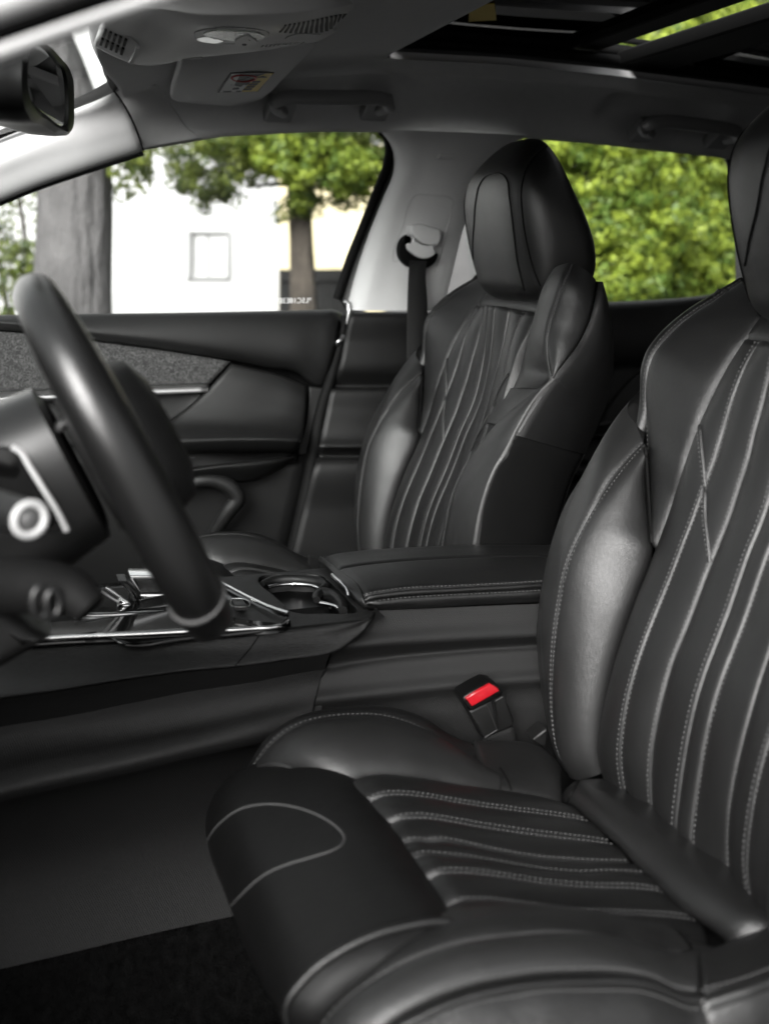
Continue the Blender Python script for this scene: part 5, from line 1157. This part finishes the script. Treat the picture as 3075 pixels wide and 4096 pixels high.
# ------------------------------------------------------------------ grab handles
def handle(label, t, pts, rad):
    h = thing('grab_handle', label, 'grab handle', P(t, pts[4][0], pts[4][1], pts[4][2]), 'roof grab handles')
    p = spline(np.array([P(t, *a) for a in pts]), 60); r = np.interp(np.linspace(0, 1, 61), np.linspace(0, 1, len(rad)), rad)
    v, f = tube_geo(p, r, 14, nor=np.repeat([[0, .9, -.45]], 61, 0), flat=.75); autosmooth(link('grip', v, f, 'handle_grey', h), 60)
    for a in (pts[0], pts[-1]):
        c = P(t, *a); v, f = box_geo(c + np.array([0, .02, .008]), (1, 0, 0), (0, .9, -.45), (0, .45, .9), (.024, .03, .012)); autosmooth(link('foot', v, f, 'handle_grey', h), 30)
    return h
handle('grey grab handle above the front passenger window', 'B', [(170, 722, 1.93), (125, 690, 1.90), (140, 650, 1.88), (220, 634, 1.87), (400, 634, 1.865), (600, 634, 1.865), (760, 636, 1.87), (840, 650, 1.88), (855, 690, 1.90), (800, 715, 1.93)], [.013, .0135, .014, .0145, .0145, .0145, .0145, .014, .0135, .013])
handle('grey grab handle above the rear window, beside the right-hand headrest', 'C', [(890, 858, 1.93), (850, 835, 1.90), (890, 800, 1.88), (980, 788, 1.87), (1130, 800, 1.865), (1280, 820, 1.865), (1400, 838, 1.87), (1455, 855, 1.88), (1450, 890, 1.90), (1385, 905, 1.93)], [.013, .0135, .014, .0145, .0145, .0145, .0145, .014, .0135, .013])

# ------------------------------------------------------------------ sunroof
sr = thing('sunroof', 'black framed glass sunroof with a narrow open gap', 'sunroof', W(1.0, 1.25, .33))
def srz(x): return np.interp(x, CRX, CRZ)
def plate(name, x0, x1, z, mat, t=.003, w=.58):
    c = W((x0 + x1) / 2, YC, (srz(x0) + srz(x1)) / 2 + z); ax = np.array([x1 - x0, 0, srz(x1) - srz(x0)]); L_ = np.linalg.norm(ax); ax /= L_
    return box(name, c, (L_ / 2, w, t), mat, sr, ax=tuple(ax), az=(-ax[2], 0, ax[0]))
plate('front_pane', .60, .955, .060, 'tinted_glass')
plate('rear_pane', 1.10, 1.74, .045, 'tinted_glass')
plate('pane_edge', .945, .995, .052, 'rubber', .010)
plate('cross_bar', 1.035, 1.13, .034, 'rubber', .014)
plate('front_frame', .575, .62, .050, 'black_plastic', .018)
for s in (-1, 1):
    for nm, ss_, zz, hh, mt in (('side_rail', .573, .030, .010, 'rubber'), ('side_rail', .590, .052, .012, 'rubber'), ('side_channel', .600, .075, .006, 'rubber')):
        for a in range(6):
            pass
        pts_ = [W(x, YC + s * ss_, srz(x) + zz) for x in np.linspace(.57, 1.76, 14)]
        tube(nm, pts_, hh, mt, sr, sides=8)
    pts_ = np.array([W(x, YC + s * .600, srz(x) + .052) for x in np.linspace(.66, 1.03, 10)])
    v, f = tube_geo(pts_, np.linspace(.006, .013, 10), 8); autosmooth(link('drain_channel', v, f, 'satin_chrome', sr), 40)
slab('yellow_reflection', [PZ('F', a, b, .375) for a, b in [(1014, 12), (1068, 8), (1072, 44), (1012, 47)]], .001, (0, 0, 1), 'label_yellow', sr)  # yellow reflection in the glass, painted as a thin plate

# ------------------------------------------------------------------ belt buckle
bk = thing('belt_buckle', 'black belt buckle with a red release button beside the console', 'belt buckle', P(J, 1560, 1420, 1.12))
def bs(name, pts, y, th_, mat, bev=.0015, n=0): return slab(name, C_(J, pts, y), th_, (0, 1, 0), mat, bk, bevel=bev, n=n)
bs('body', [(1380, 1292), (1600, 1182), (1640, 1270), (1672, 1360), (1664, 1392), (1570, 1432), (1475, 1472), (1450, 1420)], 1.108, .02, 'hard_plastic', .003)
bs('head', [(1338, 1225), (1345, 1196), (1420, 1150), (1505, 1107), (1560, 1118), (1602, 1172), (1596, 1192), (1500, 1245), (1405, 1292), (1378, 1284)], 1.104, .026, 'black_plastic', .003)
bs('release_button', [(1356, 1208), (1430, 1162), (1515, 1116), (1560, 1138), (1576, 1162), (1490, 1212), (1398, 1262)], 1.1015, .01, 'buckle_red', .0016)
bs('rib', [(1525, 1232), (1548, 1222), (1575, 1395), (1562, 1402)], 1.1065, .006, 'black_plastic', .0006)
tube('edge_line', C_(J, [(1390, 1300), (1490, 1252), (1510, 1290), (1558, 1412), (1480, 1462)], 1.1075), .0007, 'piping', bk, n=0, sides=5)
tube('edge_line', C_(J, [(1528, 1236), (1595, 1200)], 1.1075), .0007, 'piping', bk, n=4, sides=5)
panel('strap', [[P(J, 1470, 1470, 1.115), P(J, 1660, 1395, 1.115)], [P(J, 1500, 1540, 1.118), P(J, 1690, 1500, 1.118)], [P(J, 1530, 1650, 1.12), P(J, 1700, 1650, 1.12)]], 'belt', bk, nu=6, nv=8, skirt=.004)
bs2 = thing('seat_hinge_cover', 'small grey hinge cover where seat cushion meets backrest', 'hinge cover', P('K', 180, 1500, 1.10))
slab('cover', C_('K', [(130, 1475), (215, 1405), (232, 1440), (225, 1500), (205, 1535), (185, 1525)], 1.10), .02, (0, 1, 0), 'hard_plastic', bs2, bevel=.003)
# ------------------------------------------------------------------ outdoors, beyond the far windows
def leaf_crown(name, parent, blobs, n_tuft, leaf, per, mat, seed, spread=.16):
    """blobs: (centre, radii). Tufts of small leaf faces spread through the blobs' volume, denser towards the outside"""
    r = np.random.RandomState(seed)
    vol = np.array([b[1][0] * b[1][1] * b[1][2] for b in blobs]) ** .75; pr = vol / vol.sum()
    V, T = [], []
    for _ in range(n_tuft):
        c, rad = blobs[r.choice(len(blobs), p=pr)]
        d = r.normal(size=3); d /= np.linalg.norm(d); k = r.uniform(.25, 1.0) ** .45
        p0 = np.array(c) + d * np.array(rad) * k * (1 + .18 * math.sin(7 * d[0] + 5 * d[2] + seed))
        tint = r.uniform(0, 1)
        m = per
        u = r.normal(size=(m, 3)); u /= np.linalg.norm(u, axis=1, keepdims=True)
        o = u * spread * r.uniform(.7, 1.35) * np.array([1.1, 1.1, .8]) * r.uniform(.75, 1.1, size=(m, 1))
        a = np.cross(u, r.normal(size=(m, 3))) + u * r.normal(size=(m, 1)) * .35; a /= np.linalg.norm(a, axis=1, keepdims=True); b = np.cross(a, u); b /= np.linalg.norm(b, axis=1, keepdims=True)
        L = leaf * r.uniform(.6, 1.3, size=(m, 1))
        q = p0 + o
        V.append(np.stack([q - a * L, q + b * L * .45, q + a * L, q - b * L * .45], 1).reshape(-1, 3))
        T.append(np.repeat(np.clip(tint + r.normal(size=m) * .18, 0, 1), 4))
    V = np.vstack(V); T = np.concatenate(T); F = np.arange(len(V)).reshape(-1, 4)
    off = np.array(parent['_base'])
    me = bpy.data.meshes.new(name); me.from_pydata((V - off).tolist(), [], F.tolist()); me.update()
    at = me.attributes.new('tint', 'FLOAT', 'POINT'); at.data.foreach_set('value', T.astype(np.float32))
    me.materials.append(MATS[mat]); o = bpy.data.objects.new(name, me); COL.objects.link(o); o.parent = parent
    return o
def gp(fx, y, z=0.0):
    p = P('F', fx, 540, y); return np.array([p[0], y, z])
def bark_tube(name, pts, rad, mat, parent, seed=0, sides=20, n=30):
    pts = spline(np.array(pts), n); rad = np.interp(np.linspace(0, 1, n + 1), np.linspace(0, 1, len(rad)), rad)
    v, f = tube_geo(pts, rad, sides); r = np.random.RandomState(seed)
    ph = r.uniform(0, 6.28, 4)
    c = np.repeat(pts, sides, 0); k = np.tile(np.arange(sides), n + 1) * 2 * math.pi / sides
    v = c + (v - c) * (1 + .06 * np.sin(3 * k + ph[0] + v[:, 2] * .6) + .04 * np.sin(7 * k + ph[1] + v[:, 2] * 1.1))[:, None]
    return link(name, v, f, mat, parent)
def q(fx, fy, y): return P('F', fx, fy, y)
# trees
t1 = gp(160, 6.0)
tr1 = thing('tree', 'thick grey tree trunk outside, just right of the steering wheel top', 'tree', t1, 'trees outside')
bark_tube('trunk', [t1, t1 + [0, 0, .9], t1 + [-.01, 0, 1.7], t1 + [-.35, 0, 2.6], t1 + [-1.1, 0, 5.5]], [.215, .185, .180, .17, .14], 'bark_grey', tr1, 1)
c1 = P('F', 275, 380, 6.0)
leaf_crown('crown', tr1, [(c1, (.14, .2, .14)), (q(255, 345, 5.8), (.2, .2, .12)), (q(310, 345, 5.8), (.1, .2, .12)), (q(275, 420, 5.8), (.05, .08, .05)), (t1 + [-.6, 0, 5.2], (1.4, 1.3, .8))], 520, .02, 40, 'leaf_dark', 11, .05)
t2 = gp(655, 7.0)
tr2 = thing('tree', 'green conifer with slim trunk outside the front passenger window', 'tree', t2, 'trees outside')
bark_tube('trunk', [t2, t2 + [0, 0, .9], t2 + [-.03, 0, 1.7], t2 + [0, 0, 3.6]], [.11, .074, .066, .045], 'bark_brown', tr2, 2)
def q(fx, fy, y): return P('F', fx, fy, y)
bark_tube('branch', [q(640, 400, 7), q(590, 398, 6.9), q(535, 405, 6.8)], [.02, .014, .008], 'bark_brown', tr2, 3, 8, 10)
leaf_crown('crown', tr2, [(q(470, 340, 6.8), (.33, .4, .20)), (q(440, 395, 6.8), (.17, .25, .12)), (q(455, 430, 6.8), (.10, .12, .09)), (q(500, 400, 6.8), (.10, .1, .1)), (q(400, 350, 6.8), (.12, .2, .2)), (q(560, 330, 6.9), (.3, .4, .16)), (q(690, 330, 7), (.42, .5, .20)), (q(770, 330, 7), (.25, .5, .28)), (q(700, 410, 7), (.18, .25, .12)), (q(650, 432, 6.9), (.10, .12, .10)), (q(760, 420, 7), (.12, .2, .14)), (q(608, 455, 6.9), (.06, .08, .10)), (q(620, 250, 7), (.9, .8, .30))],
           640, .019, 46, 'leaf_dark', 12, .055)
leaf_crown('sunlit_crown', tr2, [(q(660, 350, 6.6), (.35, .3, .15)), (q(740, 370, 6.6), (.22, .3, .12)), (q(640, 425, 6.7), (.09, .1, .07)), (q(590, 315, 6.6), (.2, .2, .1))], 230, .020, 44, 'leaf_lime', 13, .055)  # sunlight on the crown painted as extra leaves in a brighter lime
for i, (fx, y, h, blobs, lab_, mt) in enumerate([
    (1290, 6.2, 3.4, [(1290, 380, .55, .42), (1250, 520, .42, .40), (1330, 480, .5, .4), (1300, 600, .4, .3), (1280, 260, .6, .4), (1270, 120, .5, .4)], 'lime green juniper outside, behind the tall headrest', 'leaf_lime'),
    (1470, 6.6, 3.6, [(1470, 370, .55, .45), (1440, 500, .5, .42), (1510, 560, .45, .35), (1420, 600, .4, .3), (1480, 240, .6, .42), (1450, 90, .6, .42)], 'bright bushy juniper outside the middle of the rear window', 'leaf_lime'),
    (1640, 7.0, 3.6, [(1640, 370, .6, .45), (1600, 500, .5, .45), (1660, 600, .5, .35), (1620, 230, .6, .42), (1620, 80, .6, .42)], 'green juniper outside at the right end of the rear window', 'leaf_lime')]):
    b0_ = gp(fx, y); tr = thing('juniper', lab_, 'tree', b0_, 'junipers outside the rear window')
    bark_tube('trunk', [b0_, b0_ + [0, 0, 1.2], b0_ + [.02, 0, h]], [.12, .09, .04], 'bark_brown', tr, 20 + i, 12, 14)
    bl_ = [(q(a, b, y), (r1, .5, r2)) for a, b, r1, r2 in blobs]
    leaf_crown('crown', tr, bl_, 760, .024, 58, mt, 30 + i, .085)
bd = gp(1450, 9.5); hedge = thing('dark_conifer', 'dark conifer mass standing behind the junipers', 'tree', bd, 'junipers outside the rear window')
bark_tube('trunk', [bd, bd + [0, 0, 4]], [.15, .06], 'bark_brown', hedge, 41, 10, 8)
leaf_crown('crown', hedge, [(q(1300, 400, 9.5), (1.2, .5, 1.2)), (q(1480, 400, 9.5), (1.2, .5, 1.2)), (q(1660, 400, 9.5), (1.2, .5, 1.2)), (q(1500, 100, 9.5), (2.4, .6, 1.0))], 1100, .06, 22, 'leaf_dark', 42, .14)
hedge['label'] = 'dark green conifer standing behind the bright junipers'
sh0 = gp(45, 8.5); shr = thing('shrub', 'thin olive shrub outside, left of the thick grey trunk', 'shrub', sh0)
bark_tube('stem', [sh0, sh0 + [.05, 0, 1.0], sh0 + [-.1, 0, 2.0]], [.03, .02, .008], 'bark_brown', shr, 51, 8, 10)
bark_tube('stem', [sh0, sh0 + [-.12, .05, .9], sh0 + [-.3, .1, 1.7]], [.025, .016, .007], 'bark_brown', shr, 52, 8, 10)
leaf_crown('foliage', shr, [(q(30, 480, 8.5), (.35, .3, .5)), (q(60, 600, 8.5), (.3, .3, .3)), (q(10, 620, 8.5), (.3, .3, .3))], 130, .03, 16, 'leaf_dark', 53, .10)
# pale boulders by the junipers
for i, (fx, fy, r_, lb) in enumerate([(1458, 640, .14, 'tall pale boulder outside at the foot of the junipers'), (1530, 640, .17, 'wide pale boulder outside, rightmost beside the seat'), (1405, 652, .09, 'small pale boulder outside, leftmost at the junipers')]):
    c = q(fx, fy, 7.4); r_ *= 1.3; rr_ = np.random.RandomState(60 + i); vv, ff = [], []
    NU, NV = 16, 10
    for a in range(NV + 1):
        for b in range(NU):
            p_, t_ = math.pi * a / NV, 2 * math.pi * b / NU
            d = np.array([math.sin(p_) * math.cos(t_), math.sin(p_) * math.sin(t_), math.cos(p_)])
            k = r_ * (1 + .16 * math.sin(3 * d[0] + 4 * d[1] + i) + .10 * math.sin(5 * d[2] + 6 * d[0] + 2 * i))
            h_ = c + d * k * np.array([1, .9, .8]);
            if d[2] < -.2: h_[2] = max(0, h_[2] - (c[2]) * min(1, (-d[2] - .2) / .5))
            vv.append(h_)
    for a in range(NV):
        for b in range(NU): ff.append([a * NU + b, a * NU + (b + 1) % NU, (a + 1) * NU + (b + 1) % NU, (a + 1) * NU + b])
    o = link('boulder', np.array(vv), [x[::-1] for x in ff], 'stone'); o['kind'] = 'thing'; tag(o, lb, 'boulder', 'pale boulders outside')
# white building with a framed window
WX0, WX1, WY = -4.5, float(gp(602, 10.0)[0]), 10.0
bld = thing('white_building', 'white rendered building outside with one framed window', 'building', (WX0, WY, 0))
wz = [q(0, b, WY)[2] for b in (498, 608)]; wx = [q(a, 540, WY)[0] for a in (404, 494)]
def wbox(name, x0, x1, z0, z1, y0, y1, mat, par): 
    v, f = box_geo(((x0 + x1) / 2, (y0 + y1) / 2, (z0 + z1) / 2), (1, 0, 0), (0, 1, 0), (0, 0, 1), (abs(x1 - x0) / 2, abs(y1 - y0) / 2, abs(z1 - z0) / 2)); return autosmooth(link(name, v, f, mat, par), 30)
zb, zt = min(wz), max(wz); x0, x1 = wx
wv = [(WX0, 0), (WX1, 0), (WX1, 4.2), (WX0, 4.2), (x0, zb), (x1, zb), (x1, zt), (x0, zt)]
vv = [(a, WY, c) for a, c in wv] + [(a, WY + .3, c) for a, c in wv]
link('wall', np.array(vv), [[0, 1, 5, 4], [1, 2, 6, 5], [2, 3, 7, 6], [3, 0, 4, 7], [4, 5, 13, 12], [5, 6, 14, 13], [6, 7, 15, 14], [7, 4, 12, 15], [1, 9, 10, 2], [3, 2, 10, 11], [8, 0, 3, 11], [9, 8, 11, 10]], 'render_white', bld, smooth=False)
wi = wbox('window', x0, x1, zb, zt, WY + .02, WY + .06, 'render_white', bld)
for (a, b, c, d) in ((x0, x0 + .035, zb, zt), (x1 - .012, x1, zb, zt), (x0, x1, zb, zb + .03), (x0, x1, zt - .012, zt)):
    wbox('frame', a, b, c, d, WY - .03, WY + .1, 'wall_grey', wi)
wbox('frame', (x0 + x1) / 2 - .008, (x0 + x1) / 2 + .008, zb, zt, WY + .005, WY + .018, 'wall_grey', wi)
cb_ = thing('cream_building', 'sunlit cream building far behind the trees', 'building', (0, 19, 0))
wbox('wall', -7, 6.2, 0, 3.0, 19, 19.4, 'wall_cream', cb_); wbox('wall', 6.2, 12, 0, 2.6, 18.9, 19.3, 'wall_mid', cb_)
for k, fx in enumerate((15, 60)):
    a = q(fx, 540, 18.95)[0]; wbox('window', a - .3, a + .3, 1.0, 1.8, 18.93, 18.99, 'wall_grey', cb_)
fn0, fn1 = q(604, 540, 9.2)[0], q(790, 540, 9.2)[0]
fz = q(650, 582, 9.2)[2]
fen = thing('dark_fence', 'dark board fence outside beside the slim tree trunk', 'fence', (fn0, 9.2, 0))
nb_ = 9
for k in range(nb_):
    a = fn0 + (fn1 - fn0) * k / nb_; b = fn0 + (fn1 - fn0) * (k + 1) / nb_ - .004
    wbox('board', a, b, 0, fz, 9.2, 9.225, 'dark_fence', fen)
wbox('rail', fn0, fn1, fz - .10, fz - .04, 9.17, 9.198, 'dark_fence', fen); wbox('rail', fn0, fn1, .3, .36, 9.17, 9.198, 'dark_fence', fen)
